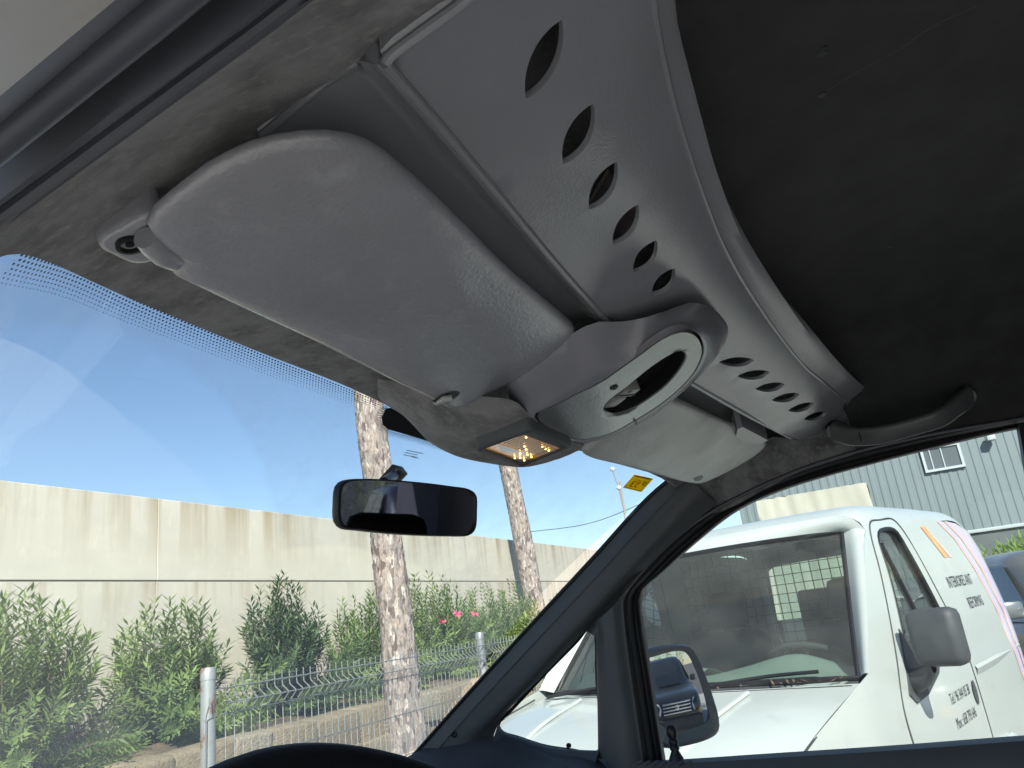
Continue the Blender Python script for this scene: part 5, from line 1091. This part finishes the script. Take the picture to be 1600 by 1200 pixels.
# weeds in front of the warehouse
random.seed(8); wd_ = thing('weed_clump', 'bright green weeds in front of the warehouse base', 'plant', (17.5, -3.4, 0)); L = []
for k in range(160):
    bx_ = V((random.uniform(-.7, .7), random.uniform(-2.2, 1.4), 0)); hgt = random.uniform(1.6, 2.15) - .25 * abs(bx_.y + .3)
    for j in range(16):
        f = random.uniform(.55, 1); a = random.uniform(0, 6.28); d = V((math.cos(a), math.sin(a), random.uniform(.5, 1.6))).normalized(); L.append((bx_ + V((0, 0, hgt * f)) + d * .05, d, d.orthogonal().normalized(), .24, .03, random.random()))
M_['weed'] = leafmat('weed leaf', (.10, .20, .03), (.26, .38, .07)); leaves('foliage', L, M_['weed'], wd_)
b = MB()
for k in range(30): x, y = random.uniform(-.6, .6), random.uniform(-2, 1.2); b.tube([V((x, y, 0)), V((x + random.uniform(-.1, .1), y, 1.5))], .012, 5, cap=False)
b.build('stem', M_['stem'], wd_)
# tarpaulin truck
M_['tarp'] = mat('cream tarpaulin', (.44, .425, .36), .7, var=(1.4, (.40, .385, .325), .4, .7), bump=[(1.6, .3, .06), (9, .15, .02)]); M_['cabdark'] = mat('dark cab paint', (.05, .055, .065), .4, coat=.3)
a0, a1 = at(1185, 778, x=13), at(1346, 749, x=13)
tk = thing('tarpaulin_truck', 'truck with cream tarpaulin cover behind the white van', 'truck', (14, (a0.y + a1.y) / 2, 0)); hwk = (a0.y - a1.y) / 2 + .05
b = MB()
nx, ny = 24, 30; H_ = a0.z - .02
def tz(j): return H_ - .03 * (2 * j / ny - 1) ** 4
b.grid([[V((-1 + 5 * i / nx, -hwk + 2 * hwk * j / ny, H_ - .02 + .012 * noise.noise(V((i * .7, j * .4, 0))))) for j in range(ny + 1)] for i in range(nx + 1)])
for sx in (-1, 4): b.grid([[V((sx + .03 * noise.noise(V((j * .5, k * .3, 7))), (-hwk + 2 * hwk * j / ny) * (1 + .07 * (1 - k / 12)), 1.1 + (H_ - .02 - 1.1) * k / 12)) for j in range(ny + 1)] for k in range(13)])
for s in (-1, 1): b.grid([[V((-1 + 5 * i / nx, s * hwk * (1 + .07 * (1 - k / 12)) + .03 * noise.noise(V((i * .5, k * .3, s * 5))), 1.1 + (H_ - .02 - 1.1) * k / 12)) for i in range(nx + 1)] for k in range(13)])
b.build('tarpaulin', M_['tarp'], tk, angle=50)
b = MB(); b.box((-1, -hwk, .75), (4, hwk, 1.1), .02); b.build('flatbed', M_['cabdark'], tk)
b = MB(); b.box((-.4, hwk + .08, .5), (3, hwk + .42, 2.42), .10); b.box((-.3, hwk + .42, .5), (2.8, hwk + 1.3, 1.6), .12); b.build('cab', M_['cabdark'], tk)
for x in (-.8, 3.6):
    for y in (-hwk + .5, hwk + .3):
        b = MB(); b.lathe([(.2, -.12), (.42, -.12), (.45, -.08), (.45, .08), (.42, .12), (.2, .12)], V((x, y, .45)), V((1, 0, 0)), 24); b.build('wheel', M_['rubber'], tk)
# utility pole and its lines
pp = at(976, 800, x=46); up = thing('utility_pole', 'thin distant utility pole with white insulators', 'pole', (pp.x, pp.y, 0))
b = MB(); b.lathe([(.12, 0), (.06, 9.2), (0, 9.25)], V((0, 0, 0)), V((0, 0, 1)), 10); b.build('pole', mat('grey pole wood', (.34, .31, .26), .9), up)
for u, v in ((957, 733), (967, 762)):
    q = at(u, v, x=46); b = MB(); b.lathe([(0, -.14), (.12, -.1), (.16, 0), (.12, .1), (0, .14)], V((0, q.y - pp.y, q.z)), V((0, 0, 1)), 12, closed=True); b.build('insulator', mat('white ceramic', (.75, .75, .72), .4), up)
ln = [(957, 733), (967, 762), (976, 800), (985, 830)]
b = MB(); b.tube([V((0, at(u, v, x=46).y - pp.y, at(u, v, x=46).z)) for u, v in ln], .05, 6); b.build('bracket', mat('grey fittings', (.3, .3, .29), .7), up)
q0 = at(820, 832, x=46); q1_ = at(1030, 775, x=46); b = MB(); b.tube([q0, (q0 + q1_) / 2 - V((0, 0, .5)), q1_], .022, 5, n=20)
tag(b.build('overhead_cable', mat('cable', (.06, .06, .07), .7)), 'thin dark overhead cable sagging across the sky', 'cable')
# shrub row seen in the door mirror
oleander('flowering oleander standing behind the parked dark car', 4.6, -10.6, 0, 2.9, 1.5, 40, M_['oleander'], shoots=110, lf=.16)
for o in bpy.data.objects:
    if o.get('_world'): del o['_world']
